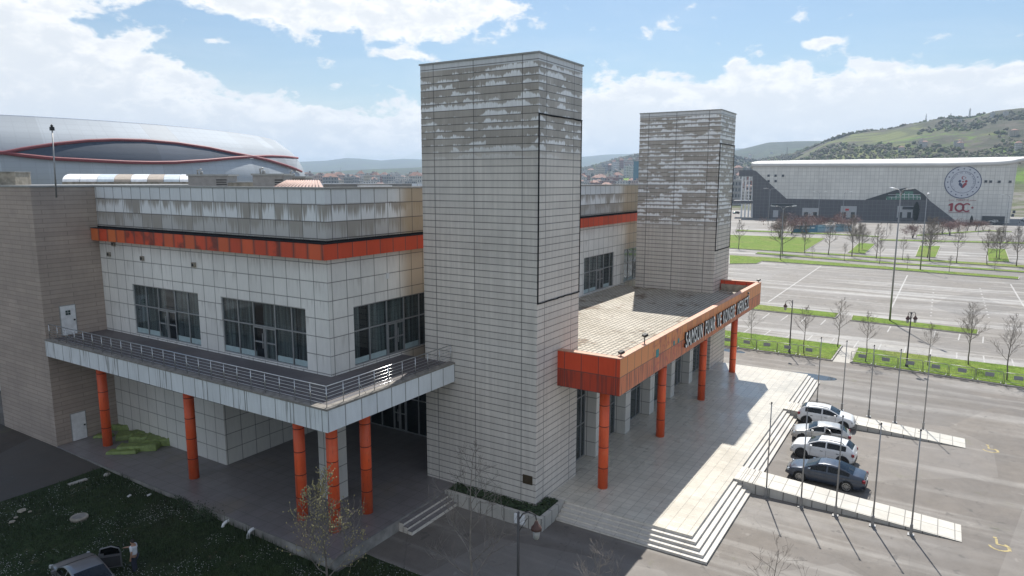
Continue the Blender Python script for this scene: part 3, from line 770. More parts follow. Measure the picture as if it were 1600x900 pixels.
# ------------------------------------------------------------------ terrace, steps, ramps, planter
ter=thing('stone_terrace','raised pale stone terrace with wide steps in front of the hall and its paved porch','terrace',(0,-8,0))
DX0,DX1,DY=.73,36.35,-15.47
w=MB(); w.box(DX0,DX1,DY,YT0,-.035,0); w.box(XT1+.002,DX1,YT0+.001,-1.0,-.035,0); w.build('paving',M['deck'],ter)
w=MB(); w.box(DX0+.02,DX1-.02,DY+.02,-1.2,-1.,-.036); w.build('terrace_base',M['riser'],ter)
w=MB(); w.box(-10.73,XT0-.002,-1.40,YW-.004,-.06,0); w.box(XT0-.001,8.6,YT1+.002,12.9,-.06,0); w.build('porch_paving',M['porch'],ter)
w=MB(); w.box(-10.70,XT0-.02,-1.37,YW-.01,-1.,-.061); w.build('porch_edge',plain('stained_edge_stone',(.27,.255,.235),.8,var=.4,sc=1.2),ter)
T=.275; RS=.144
for k in range(1,5):
    x0,y0,x1,y1,z=DX0-T*k,DY-T*k,DX1-.006*k,-8.03-.006*k,-RS*k
    st=MB(); st.box(x0,x1,y0,y0+T+.024,z-.04,z); sp=st.build('step',M['step'],ter)
    st=MB(); st.box(x0,x0+T+.024,y0+T+.0245,y1,z-.04,z); st.build('step_return',M['step_y'],sp)
    st=MB(); st.box(x0+.025,x1-.004,y0+.025,y0+T+.1,-1.-.01*k,z-.041); st.box(x0+.025,x0+T+.1,y0+T+.102,y1-.004,-1.-.01*k,z-.041); st.build('step_riser',M['riser'],sp)
for k in range(1,4):
    z=-.16*k; y0=-1.40-.3*k
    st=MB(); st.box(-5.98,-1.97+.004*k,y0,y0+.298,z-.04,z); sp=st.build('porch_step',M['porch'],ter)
    st=MB(); st.box(-5.96,-1.98,y0+.02,y0+.36,-1.-.01*k,z-.041); st.build('step_riser',M['riser'],sp)
pl=thing('corner_planter','low stone planter of dark ground ivy wrapped round the foot of the big tower','planter',(-1.9,-8,-.7))
w=MB(); w.box(-1.96,-1.72,-8.02,-1.42,-1.,.05); w.box(-1.718,.70,-8.02,-7.78,-1.,.05); w.box(.46,.70,-7.778,YT0-.003,-1.,.05); w.build('planter_wall',M['rampwall'],pl)
w=MB(); w.box(-1.715,XT0-.004,-7.775,-1.44,-1.,-.06); w.box(XT0-.002,.455,-7.775,YT0-.004,-1.,-.06); w.build('soil',M['soil'],pl)
w=MB(); rs=random.Random(3)
for i in range(2600):
    if rs.random()<.8: x,y=rs.uniform(-1.70,-.82),rs.uniform(-7.7,-1.5)
    else: x,y=rs.uniform(-.8,.43),rs.uniform(-7.75,-7.02)
    z=rs.uniform(-.04,.13); a=rs.uniform(0,6.28); s_=rs.uniform(.05,.1); tl=rs.uniform(-.6,.6)
    dx,dy=math.cos(a)*s_,math.sin(a)*s_
    w.poly([(x-dx,y-dy,z),(x+dy*.7,y-dx*.7,z+tl*s_),(x+dx,y+dy,z+.03),(x-dy*.7,y+dx*.7,z-tl*s_)])
iv=w.build('ivy',M['ivy'],pl)
bx=thing('meter_box','small white utility box fixed to the wall of the corner planter','utility box',(-1.96,-6.9,-.6))
w=MB(); w.box(-2.10,-1.964,-7.0,-6.35,-.55,-.02); w.build('cabinet',M['white'],bx); w=MB(); w.box(-2.112,-2.102,-6.95,-6.4,-.5,-.07); w.build('cabinet_door',M['white'],bx)
def ramp(label,x0,x1,yend):
    r=thing('access_ramp',label,'ramp',((x0+x1)/2,DY,0)); y0=DY-.004
    L=yend-y0
    w=MB(); n=1
    w.poly([(x0,y0,-.003),(x0,yend,GZ+.03),(x1,yend,GZ+.03),(x1,y0,-.003)])
    w.build('ramp_surface',M['ramp'],r)
    w=MB()
    A=[(x0+.03,y0,-.02),(x0+.03,y0,-1.),(x0+.03,yend+.02,-1.),(x0+.03,yend+.02,GZ+.012)]
    B=[(x1-.03,p[1],p[2]) for p in A]
    w.poly(A[::-1]); w.poly(B); w.poly([A[3],A[2],B[2],B[3]]); w.build('ramp_side_wall',M['rampwall'],r)
    w=MB()
    for k in range(1,5): w.box(x0-.01,x1+.01,DY-T*k-.03,DY-T*k,-.05-.012*k,.012-.0016*k*18/5)
    w.build('tread_edging',M['step'],r)
ramp('near stone wheelchair ramp running down from the terrace steps beside the dark saloon',9.0,11.15,-27.4)
ramp('far stone wheelchair ramp running down from the terrace steps behind the white parked cars',24.6,26.75,-27.9)

# ------------------------------------------------------------------ ground
def sheet(name,pts,z,mat):
    w=MB(); w.poly([(x,y,z) for x,y in pts]); o=w.build(name,mat); tag(o,kind='structure'); return o
sheet('forecourt',[(-60,-90),(45.6,-90),(45.6,95),(-60,95)],GZ,M['asphalt'])
sheet('car_park',[(45.602,-190),(430,-190),(430,170),(45.602,170)],GZ-.004,M['lot'])
# sloping lawn and lane on the left
def gleft(y): return -.66+max(0,min(1,(y+1.4)/27.))*.58
def gridsheet(name,x0,x1,y0,y1,nx,ny,fz,mat):
    w=MB()
    for j in range(ny+1):
        for i in range(nx+1):
            x=x0+(x1-x0)*i/nx; y=y0+(y1-y0)*j/ny; w.v.append((x,y,fz(x,y)))
    for j in range(ny):
        for i in range(nx): q=j*(nx+1)+i; w.face((q,q+1,q+nx+2,q+nx+1),0,True)
    o=w.build(name,mat); return tag(o,kind='structure')
def lawn_z(x,y): return gleft(y)+.05*noise.noise(Vector((x*.4,y*.4,0)))+.03
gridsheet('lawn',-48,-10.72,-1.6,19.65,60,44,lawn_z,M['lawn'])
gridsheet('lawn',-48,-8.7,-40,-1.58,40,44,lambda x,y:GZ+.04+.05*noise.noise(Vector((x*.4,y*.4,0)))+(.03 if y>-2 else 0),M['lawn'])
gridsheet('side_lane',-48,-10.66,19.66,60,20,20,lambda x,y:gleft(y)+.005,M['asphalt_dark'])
w=MB()
for i in range(34000):
    x=rnd(-26,-8.8); y=rnd(-10,19.5)
    if x>-10.8 and y>-1.6: continue
    if y<-1.6: z=GZ+.04
    else: z=lawn_z(x,y)
    n_=noise.noise(Vector((x*.6,y*.6,3)))
    h_=rnd(.06,.16)*(1.2+n_)
    if -11.6<x<-10.72 and noise.noise(Vector((x*.9,y*.5,8)))>-.05: h_*=2.6
    a=rnd(0,6.28); s_=rnd(.02,.045); lx,ly=rnd(-.08,.08),rnd(-.08,.08)
    w.poly([(x-math.cos(a)*s_,y-math.sin(a)*s_,z-.02),(x+math.cos(a)*s_,y+math.sin(a)*s_,z-.02),(x+lx,y+ly,z+h_)])
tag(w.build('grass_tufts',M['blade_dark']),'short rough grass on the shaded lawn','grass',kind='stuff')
w=MB(); cnt=0
while cnt<5200:
    x=rnd(-25,-8.8); y=rnd(-9,19)
    if x>-10.9 and y>-1.8: continue
    d=noise.noise(Vector((x*.33,y*.33,1)))+.5*noise.noise(Vector((x*.9,y*.9,5)))
    if d<rnd(-.1,.5): continue
    z=(GZ+.04 if y<-1.6 else lawn_z(x,y))+rnd(.08,.17); s_=rnd(.012,.026)
    w.poly([(x-s_,y,z),(x,y-s_,z+.005),(x+s_,y,z),(x,y+s_,z+.005)]); cnt+=1
tag(w.build('daisies',M['petal']),'white daisies scattered over the shaded lawn','flowers',kind='stuff')

# verge strips with kerbs, from surveyed outlines
def verge(pix,kerb=True,h=.13,tufts=0,z=GZ):
    pts=[G(*p,z=z) for p in pix]; P2=[(p.x,p.y) for p in pts]
    ar=sum(P2[i][0]*P2[(i+1)%len(P2)][1]-P2[(i+1)%len(P2)][0]*P2[i][1] for i in range(len(P2)))
    if ar<0: P2=P2[::-1]
    w=MB(); w.prism(P2,z-.2,z+h); o=tag(w.build('verge_kerb',M['kerb']),kind='structure')
    c=Vector((sum(p[0] for p in P2)/len(P2),sum(p[1] for p in P2)/len(P2),0))
    # inset polygon
    n=len(P2); ins=[]
    for i in range(n):
        a=Vector((*P2[i-1],0)); b=Vector((*P2[i],0)); d=Vector((*P2[(i+1)%n],0))
        e1=(b-a).normalized(); e2=(d-b).normalized(); n1=Vector((-e1.y,e1.x,0)); n2=Vector((-e2.y,e2.x,0)); m=(n1+n2)
        if m.length<1e-4: m=n1
        m.normalize(); k=.16/max(.35,m.dot(n1)); ins.append(b+m*k)
    w=MB(); w.prism([(p.x,p.y) for p in ins],z,z+h+.05); tag(w.build('verge',M['verge']),kind='structure')
    return P2
VA1=verge([(1120,540.5),(1300,564.4),(1316.7,541),(1120,516)])
VA2=verge([(1328,567),(1640,613.5),(1640,581),(1339,544.4)])
sheet('path',[tuple(G(*p)[:2]) for p in ((1301,565),(1327,567.5),(1338,545),(1318,541.5))],GZ+.006,plain('pale_path_paving',(.40,.38,.34),.8))
verge([(1160,483),(1305.5,498),(1312,491),(1160,474.5)])
verge([(1328,501.5),(1360,505),(1528,524),(1530,517),(1360,496.8),(1331,494)])
verge([(1139,413),(1183,412.5),(1192,408.6),(1370,420.5),(1592,437.3),(1593,433.9),(1370,416.4),(1200,403),(1139,399.5)])
verge([(1180,397),(1370,411.5),(1620,428),(1620,425.7),(1370,409),(1183,394.6)])
verge([(1110,386),(1142,388.5),(1252,395.5),(1370,404),(1620,420.5),(1620,416.7),(1370,401.5),(1256,394),(1290,373),(1142,367.6),(1110,366)])
verge([(1342,380),(1368,382),(1352,397),(1324,395.5)])
verge([(1436.5,384.5),(1470,385.3),(1462.5,403),(1429.5,401.3)])
verge([(1541.5,389),(1571.5,390),(1578.5,410),(1543,408.5)])
verge([(1374,376),(1600,381.5),(1640,382.5),(1640,380.5),(1600,379.3),(1374,374.3)])
verge([(1150,361.5),(1290,366.5),(1374,371),(1374,369.5),(1290,365),(1150,359.5)])
verge([(1431,369.5),(1480,366),(1545,361.7),(1582,363.2),(1582,362.2),(1545,360.2),(1478,364),(1431,367.5)])
w=MB(); rs=random.Random(5)
def inpoly(x,y,P):
    c=False
    for i in range(len(P)):
        (x1,y1),(x2,y2)=P[i],P[i-1]
        if (y1>y)!=(y2>y) and x<(x2-x1)*(y-y1)/(y2-y1)+x1: c=not c
    return c
for P,n in ((VA1,2600),(VA2,3600)):
    xs=[p[0] for p in P]; ys=[p[1] for p in P]
    for i in range(n):
        x,y=rs.uniform(min(xs),max(xs)),rs.uniform(min(ys),max(ys))
        if not inpoly(x,y,P): continue
        a=rs.uniform(0,6.28); s_=rs.uniform(.02,.05); h_=rs.uniform(.0,.07)
        w.poly([(x-math.cos(a)*s_,y-math.sin(a)*s_,GZ+.15),(x+math.cos(a)*s_,y+math.sin(a)*s_,GZ+.15),(x+rs.uniform(-.1,.1),y+rs.uniform(-.1,.1),GZ+.18+h_)])
tag(w.build('verge_tufts',M['blade']),'tufty sunlit grass on the verges behind the barriers','grass',kind='stuff')
# painted lines
def line(p0,p1,wd,mat=None,z=GZ+.006,name='lane_line'):
    a=G(*p0,z=z); b=G(*p1,z=z); d=(b-a); d.z=0; d.normalize(); n=Vector((-d.y,d.x,0))*wd/2
    w=MB(); w.poly([a-n,b-n,b+n,a+n]); return tag(w.build(name,mat or M['paint']),kind='structure')
line((1200,472),(1283,415.5),.22); line((1418,430),(1393,480.7),.22); line((1579,444),(1600,479),.22)
for i in range(11):
    f=i/11; line((1531+15*f,450+50*f),(1531+15*f+.6,450+50*f+1.2),.22)
for i in range(9):
    f=i/9; line((1459-5*f,452+46*f),(1459-5*f-.2,452+46*f+1.1),.22)
ST=[(325,403,275,440),(455,418,405,453),(580,432,540,468),(722,447,685,483),(190,507,135,543),(333,523,283,560),(475,548,435,580),(628,557,587,598),(783,577,750,618),(952,595,917,645)]
for a,b,c,d in ST: line((1130+a/4.5,400+b/4.5),(1130+c/4.5,400+d/4.5),.14,name='stall_line')
for a,b,c,d in [(130,450,108,487),(418,475,403,520),(573,497,562,538),(722,515,718,556),(70,560,50,600),(228,578,215,620),(390,597,380,640),(552,618,551,655),(722,638,730,683),(903,660,922,713)]:
    line((1360+a/4.09,400+b/4.09),(1360+c/4.09,400+d/4.09),.14,name='stall_line')
rsl=random.Random(11)
for (ya,yb,n) in ((462,438,14),(430,418,10)):
    for i in range(n):
        f=i/n; px=1190+f*190; py=ya-(ya-yb)*0+rsl.uniform(-2,2)+f*8
        line((px,py),(px+4,py+.4),.16,name='stall_line')
# puddles, yellow marks
def puddle(cx,cy,rx,ry,sd,mat,z=GZ+.005,name='puddle'):
    c=G(cx,cy,z=z); w=MB(); pts=[]
    for k in range(26):
        a=2*PI*k/26; r_=1+.35*noise.noise(Vector((math.cos(a)*1.5,math.sin(a)*1.5,sd))); pts.append((c.x+rx*r_*math.cos(a),c.y+ry*r_*math.sin(a),z))
    w.poly(pts); return tag(w.build(name,mat),kind='structure')
puddle(1270,588,1.0,2.2,1,M['puddle']); puddle(1142,548,.6,1.6,2,M['puddle'])
def wheelmark(px,py,k):
    c=G(px,py,z=GZ+.006); w=MB()
    def st(pts,wd=.12):
        for (x0,y0),(x1,y1) in zip(pts,pts[1:]):
            a=Vector((c.x+x0,c.y+y0,GZ+.006)); b=Vector((c.x+x1,c.y+y1,GZ+.006)); d=(b-a).normalized(); n=Vector((-d.y,d.x,0))*wd/2; a-=d*.03; b+=d*.03
            w.poly([a-n,b-n,b+n,a+n])
    st([(.45*math.cos(t)-.1,.45*math.sin(t)-.1) for t in [R(a) for a in range(100,350,25)]])
    w.v=[(x,y,z+i*1e-4) for i,(x,y,z) in enumerate(w.v)]
    st([(.75,.0),(.15,.0),(.1,-.45),(-.35,-.55)]); st([(.95,.05),(.85,.05)],.18)
    w.v=[(x,y,GZ+.006+.0004*(i//4)) for i,(x,y,z) in enumerate(w.v)]
    return tag(w.build('wheelchair_marking',M['yellow']),kind='structure')
wheelmark(1545,702,1); wheelmark(1558,852,2)

# ------------------------------------------------------------------ terrain and hills
def interp(L,x):
    if x<=L[0][0]: return L[0][1]
    for (a,b),(c,d) in zip(L,L[1:]):
        if x<=c: return b+(d-b)*(x-a)/(c-a)
    return L[-1][1]
S_FAR=[(-700,262),(0,252),(470,253),(512,251),(541,247),(559,247.5),(597,251),(631,248),(658,249),(760,240),(860,245),(910,245),(948,241.5),(980,241),(1060,236),(1151,232),(1240,232),(1290,234),(1400,240),(2200,252)]
S_MID=[(-700,285),(300,276),(481,270),(525,267),(575,264.5),(658,261),(760,255),(900,262),(960,266),(1040,250),(1149,234),(1197,222),(1240,219.5),(1278,219),(1330,228),(1450,240),(2200,240)]
S_GRN=[(-700,300),(700,290),(860,272),(917,262.5),(953,252.6),(988,244.5),(1010,239),(1060,236),(1120,243),(1170,254),(1210,249),(1238,243),(1289,222),(1324,212),(1381,207),(1416,199),(1462,189),(1508,186),(1542,176),(1583,171.5),(1640,174),(1760,182),(1900,200),(2300,240)]
D_GRN=[(-700,2300),(1000,2300),(1130,1900),(1290,1500),(2300,1350)]
def az_px(az):
    d=Vector((math.cos(az),math.sin(az),0)); f=d.dot(FW)
    if f<.12: return 2300 if (YAW-az)%(2*PI)<PI else -700
    return max(-700,min(2300,800+FPX*d.dot(RT)/f))
def crest(S,px,dist):
    D=ray(px,interp(S,px)); return CAM.z+D.z/math.hypot(D.x,D.y)*dist
def ss(a,b,x): t=max(0,min(1,(x-a)/(b-a))); return t*t*(3-2*t)
def terrain_z(r,az,px=None):
    if px is None: px=az_px(az)
    z=-.9
    if r>430: z+=ss(430,1700,r)*14*(1 if px>0 else 1)
    x=CAM.x+r*math.cos(az); y=CAM.y+r*math.sin(az)
    for S,D,w0,w1,amp,sc in ((S_GRN,interp(D_GRN,px),.42,1.7,.085,.0042),(S_MID,3000,.6,1.5,.06,.0022),(S_FAR,6500,.55,1.3,.05,.0009)):
        c=crest(S,px,D)
        t=r/D
        if t<w0: continue
        if t<=1: k=ss(w0,1.02,t)**.85
        else: k=1-ss(1,w1,t)*.9
        nz=noise.fractal(Vector((x*sc,y*sc,D*.001)),1.,2.,5)
        edge=1-abs(t-1)/.5 if t<1 else 0
        h=c*k+amp*c*nz*ss(w0,.75,t)*(.35 if .93<t<1.1 else 1.)
        z=max(z,h)
    return z
def hill_mat():
    m=Mt('hillside'); px,py,pz=m.P()
    n=m.noise(m.vec(px,py,pz*1.5),.0065,6.,.62); f=m.noise(m.vec(px,py,pz),.035,5.,.7); q=m.noise(m.vec(px,py,0.),.0028,3.)
    v=m.voro(m.vec(px+n*60.,py+n*60.,pz*1.6),.009); vc=m.sep(v.outputs['Color'])
    fld=vc[0]
    c=m.mix(fld.sm(.3,.8),(.12,.20,.025),(.175,.265,.045)); c=m.mix(vc[1].gt(.72)*.7,c,(.13,.115,.06))
    wood=(n+f*.35-.17*fld).sm(.50,.59); c=m.mix(wood,c,m.mix(f.sm(.35,.65),(.05,.055,.03),(.115,.10,.078)))
    v2=m.voro(m.vec(px,py,pz*1.5),.009,'DISTANCE_TO_EDGE'); c=m.mix(X(m.t,v2.outputs['Distance']).sm(.03,.10,1.,0.)*.6,c,(.06,.065,.04))
    dist=(px*px+py*py)._m('SQRT',px*px+py*py); fw=dist.sm(1900.,2500.); c=m.mix(fw*.8,c,m.mix(f.sm(.35,.65),(.036,.048,.03),(.062,.072,.045)))
    flat=pz.lt(16.)*dist.lt(1800.); c=m.mix(flat,c,m.mix(f.sm(.4,.6),(.10,.11,.05),(.20,.185,.16)))
    return m.fin(c,.9,bump=f,bstr=.8,bdist=6.,spec=.1)
M['hill']=hill_mat()
w=MB(); azs=[]
a0,a1=YAW-R(44),YAW+R(42); na=430
azs=[a0+(a1-a0)*i/na for i in range(na+1)]
rest=2*PI-(a1-a0); azs+= [a1+rest*i/40 for i in range(1,40)]
rs_=[1.,150,300,430,500,580,660]; r=660.
while r<8400: r*=1.035; rs_.append(r)
pxs=[az_px(a) for a in azs]; n=len(azs)
for r in rs_:
    for a,px in zip(azs,pxs): w.v.append((CAM.x+r*math.cos(a),CAM.y+r*math.sin(a),terrain_z(r,a,px)))
for i in range(len(rs_)-1):
    for j in range(n): l=(j+1)%n; w.face((i*n+j,(i+1)*n+j,(i+1)*n+l,i*n+l),0,True)
w.face([j for j in range(n)],0)
tag(w.build('terrain',M['hill']),kind='structure')

# ------------------------------------------------------------------ flagpoles
def flagpole(h=5.9):
    r=thing('flagpole','','flagpole',(0,0,0))
    b=MB(); b.tube([(0,0,.02),(0,0,h*.55),(0,0,h)],[.047,.04,.03],10); b.build('pole',M['galv'],r,True)
    b=MB(); b.box(-.16,.16,-.16,.16,-.02,.05); b.box(-.075,.075,-.075,.075,.05,.62); b.build('base_socket',M['galv'],r,True)
    b=MB(); b.lathe((0,0,h),[(.05,0),(.055,.05),(.02,.1)],10); b.tube([(0,.0,h-.05),(0,.14,h-.03)],.012,5); b.build('finial',M['darkpole'],r,True)
    return r
fp=flagpole(); first=True
for row,(L,lab) in enumerate(((((1196.6,777),(1251,792),(1305,806),(1363,822),(1423,836)),'bare grey flagpole along the near ramp, %s from the terrace steps'),
                   (((1276,634),(1315,641.5),(1357,651),(1398,660.5),(1442,672)),'bare grey flagpole behind the far ramp, %s from the terrace steps'))):
    for i,p in enumerate(L):
        g=G(*p); lb=lab%ORD[i]
        if first: fp.location=g; fp['label']=lb; fp['group']='bare flagpoles beside the ramps'; first=False
        else: dup(fp,g,0,lb,'bare flagpoles beside the ramps')

# ------------------------------------------------------------------ steel barriers on the kerb
def barrier(L=2.1,h=1.08):
    r=thing('crowd_barrier','','barrier')
    f=MB()
    f.tube([(-L/2,0,0),(-L/2,0,h-.1),(-L/2+.1,0,h),(L/2-.1,0,h),(L/2,0,h-.1),(L/2,0,0)],.028,6); f.tube([(-L/2,0,.18),(L/2,0,.18)],.02,5)
    f.build('frame',M['galv'],r,True)
    b=MB()
    for k in range(1,14): x=-L/2+L*k/14; b.tube([(x,0,.18),(x,0,h)],.009,4)
    b.build('bars',M['galv'],r,True)
    p=MB(); p.box(-.36,.36,-.03,-.012,.5,.88); p.build('sign_plate',M['plate'],r,True)
    q=MB()
    for x in (-L/2+.15,L/2-.15): q.box(x-.03,x+.03,-.3,.3,0,.03)
    q.build('foot',M['galv'],r,True); return r
br=barrier(); first=True
p0,p1=G(1120,540.5),G(1301,564.4); p2,p3=G(1328,567),G(1640,613.5)
cnt=0
for a,b,lab in ((p0,p1,'steel barrier on the verge left of the path gap, %s from the left'),(p2,p3,'steel barrier on the verge right of the path gap, %s from the path')):
    L=(b-a).length; n=int(L/2.2); d=(b-a).normalized(); side=Vector((-d.y,d.x,0));
    for i in range(n):
        c=a+d*(1.1+2.2*i)+Vector((.22,0,GZ+.13+.05-a.z)); ang=math.atan2(d.y,d.x)+(rnd(-.05,.05) if i%4!=2 else rnd(.1,.25)); c.z=GZ+.18
        lb=lab%ORD[i]
        if first: br.location=c; br.rotation_euler.z=ang; br['label']=lb; br['group']='steel barriers along the verge'; first=False
        else: dup(br,c,ang,lb,'steel barriers along the verge')

# ------------------------------------------------------------------ lamps
def lantern_lamp(label,base,h,arms,leanx=0.,big=False):
    r=thing('lantern_lamp',label,'street lamp',base)
    p=MB(); top=Vector((leanx,0,h)); p.tube([(0,0,0),(leanx*.12,0,h*.12),(leanx*.5,0,h*.5),top],[.11,.08,.062,.05],8); p.lathe((0,0,0),[(.17,0),(.15,.35),(.1,.5)],10); p.build('post',M['darkpole'],r,True)
    for s in arms:
        b=MB(); q=top-Vector((0,0,.35)); e=Vector((s[0],s[1],0))
        b.tube([q,q+e*.25+Vector((0,0,.28)),q+e*.6+Vector((0,0,.36)),q+e*.95+Vector((0,0,.22)),q+e*1.+Vector((0,0,.02))],.028,6); b.tube([q-Vector((0,0,.5)),q+e*.5+Vector((0,0,.1))],.016,5); b.build('arm',M['darkpole'],r,True)
        c=q+e; l=MB(); l.lathe(c-Vector((0,0,.42)),[(.15,0),(.22,.04),(.2,.14),(.1,.26),(.07,.36),(.03,.42)],14); cap=l.build('lantern_cap',M['copper'],r,True)
        g=MB(); g.lathe(c-Vector((0,0,.78)),[(.07,0),(.12,.06),(.14,.35)],12); g.build('lamp_glass',M['lamp_glass'],cap,True)
    return r
T5=atD(811,803,1); 
def at_height(px,py,z): D=ray(px,py); return CAM+D*((z-CAM.z)/D.z)
tpt=at_height(810,800,5.5); bpt=Vector((tpt.x,tpt.y,GZ+.0)); rgt=Vector((RT.x,RT.y,0)).normalized()
lantern_lamp('dark lantern lamp with a rusty cap in the shade by the corner planter',bpt,5.5-GZ,[tuple(rgt*.7)[:2]])
lantern_lamp('dark lantern lamp on the verge behind the barriers, left of the path',G(1233,553),6.05,[tuple(-rgt*.75)[:2]])
lantern_lamp('dark lantern lamp on the verge behind the barriers, right of the path',G(1416,575),5.85,[tuple(rgt*.45)[:2],tuple(-rgt*.3)[:2]])
def tall_lamp(label,base,h,arms,rad=.13,globe=False,wid=2.2):
    r=thing('tall_lamp',label,'street lamp',base)
    p=MB(); p.tube([(0,0,0),(0,0,h*.5),(0,0,h)],[rad,rad*.75,rad*.5],10); p.box(-.25,.25,-.25,.25,0,.03); p.build('pole',M['galv'],r,True)
    for s in arms:
        e=Vector((s[0],s[1],0)); b=MB()
        b.tube([(0,0,h-.5),tuple(e*.5*wid*.5+Vector((0,0,h+.3))),tuple(e*wid*.8+Vector((0,0,h+.45)))],.05,6); b.build('arm',M['galv'],r,True)
        l=MB(); a=math.atan2(e.y,e.x); f=Vector((math.cos(a),math.sin(a),.1)).normalized(); l.obox(Vector(e*(wid*.8+.45)+Vector((0,0,h+.48))),f,Vector((-f.y,f.x,0)).normalized(),Vector((0,0,1)),.5,.16,.07); l.build('lamp_head',M['white'],r,True)
    if globe:
        g=MB(); g.lathe((0,0,h*.86),[(.1,-.3),(.34,-.15),(.4,.1),(.3,.3),(.1,.42)],10); g.build('camera_globe',M['white'],r,True)
    return r
rg=tuple(rgt)[:2]; lf=tuple(-rgt)[:2]
fwv=Vector((FW.x,FW.y,0)).normalized()
tall_lamp('tall double-armed lamp post on the middle verge of the car park',G(1390,502.7),hgt(G(1390,502.7),300),[tuple(fwv)[:2],tuple(-fwv)[:2]])
tall_lamp('slim tall lamp post on the far verge right of the tall double lamp',G(1437.7,422.7),hgt(G(1437.7,422.7),306),[tuple(fwv*.7+rgt*.5)[:2]],.14)
tall_lamp('double-armed lamp post on the far lawn right of the far tower',G(1219,406.7),hgt(G(1219,406.7),325),[rg,lf],.12,False,2.6)
for (b,t,lab,ar) in (((1277,357),301,'tall lamp post in front of the sports hall, left of its first entrance',[rg,lf]),((1200,352),296,'lamp post in front of the dark left end of the sports hall',[rg,lf]),((1403,352),298,'tall lamp post with a white globe in front of the arched window',[rg,lf]),((1315,361),301,'lamp post behind the blue hoarding',[rg]),((1570,372),306,'leaning lamp post near the right end of the sports hall',[lf]),((1173,300),243,'lamp post standing behind the left end of the sports hall',[lf])):
    g=G(*b) if b[1]>330 else G(b[0],338)
    tall_lamp(lab,g,hgt(g,t),ar,.13,'globe' in lab,2.4)
for i,px in enumerate((1205,1254,1300,1385,1432,1464,1528,1590)):
    g=G(px,368+i%3*3); r=thing('low_post','thin low post beside the far road, %s from the left'%ORD[i],'post',g,0,'thin posts beside the far road')
    b=MB(); b.tube([(0,0,0),(0,0,4.+i%3)],.07,6); b.build('pole',M['galv'],r,True); b=MB(); b.box(-.1,.1,-.1,.1,4.+i%3,4.25+i%3); b.build('head',M['darkpole'],r,True)

# ------------------------------------------------------------------ bare trees
def bare_tree(seed,h,crown0=.3,spread=.42,lev=3,up=.55,dense=1.,rtrunk=None,twig=.006):
    rs=random.Random(seed); tr=MB(); br=MB(); tips=[]
    rt=rtrunk or h*.014
    pts=[];x=y=0
    for i in range(9):
        z=h*i/8; pts.append((x,y,z)); x+=rs.uniform(-.012,.012)*h; y+=rs.uniform(-.012,.012)*h
    tr.tube(pts,[rt*(1-.88*i/8) for i in range(9)],7)
    def tp(t): i=min(7,int(t*8)); f=t*8-i; a,b=Vector(pts[i]),Vector(pts[i+1]); return a+(b-a)*f
    def limb(p,d,L,r,l):
        n=4; q=[p]; dd=d.copy()
        for i in range(n):
            dd=(dd+Vector((rs.uniform(-.22,.22),rs.uniform(-.22,.22),rs.uniform(-.05,.22)))).normalized(); q.append(q[-1]+dd*L/n)
        br.tube(q,[max(twig,r*(1-.8*i/n)) for i in range(n+1)],4 if l<2 else 3,cap=False)
        if l>=lev: tips.append(q[-1]); tips.append(q[2]); return
        k=max(2,int((5 if l==1 else 4)*dense))
        for i in range(k):
            t=.25+.75*(i+rs.random())/k; j=min(n-1,int(t*n)); o=q[j]+(q[j+1]-q[j])*(t*n-j)
            ax=Vector((rs.gauss(0,1),rs.gauss(0,1),rs.gauss(.15,.6))).normalized()
            limb(o,(dd*.75+ax*.75).normalized(),L*rs.uniform(.38,.6),r*.5,l+1)
    nb=int(11*dense)
    for i in range(nb):
        t=crown0+(1-crown0)*(i+.5*rs.random())/nb; a=i*2.4+rs.uniform(-.4,.4)
        d=Vector((math.cos(a),math.sin(a),up+.9*(t-crown0))).normalized()
        L=h*spread*(1.05-.75*(t-crown0)/(1-crown0))*rs.uniform(.75,1.1)
        limb(tp(min(t,.99)),d,L,rt*(1-.8*t)*.6,1)
    return tr,br,tips
def tree_thing(kind,label,loc,tr,br,mt,mb_,group=None,rz=0):
    r=thing(kind,label,'tree',loc,rz,group); tr.build('trunk',mt,r,True); br.build('crown',mb_,r,True); return r
def at_base(px,pyb,z=GZ): return G(px,pyb,z=z)
# big bare ones in the foreground shade
b=G(739,948,z=GZ); h=hgt(b,706); tr,br_,tips=bare_tree(21,h,.13,.38,3,.55,1.25,.065,.0062)
tree_thing('bare_tree','pale bare young tree in front of the big tower planter',b,tr,br_,M['bark_pale'],M['bark_pale'])
b=G(512,915,z=-.6); h=hgt(b,762); tr,br_,tips=bare_tree(35,h,.05,.5,3,.75,1.6,.06,.008); rs=random.Random(2); bd=MB()
for p in tips:
    if rs.random()<.55: bd.blob(p,.028,.028,.04,rs.random()*9,sub=0)
t=tree_thing('budding_tree','bushy young tree with yellowish buds at the near corner of the porch',b,tr,br_,M['bark'],M['bark_pale']); bd.build('buds',M['bud'],t,True)
for (px,py,z,sd,lab,mt) in ((938,866,4.2,41,'bare pale treetop poking up at the foot of the terrace steps','bark_pale'),(1206,858,4.0,52,'thin dark bare treetop at the bottom edge of the sunlit forecourt','bark')):
    tp_=at_height(px,py,z); h=z-GZ; tr,br_,tips=bare_tree(sd,h,.3,.42,3,.6,1.1 if sd==41 else .85,.045,.0045)
    tree_thing('bare_tree',lab,(tp_.x,tp_.y,GZ),tr,br_,M[mt],M[mt])
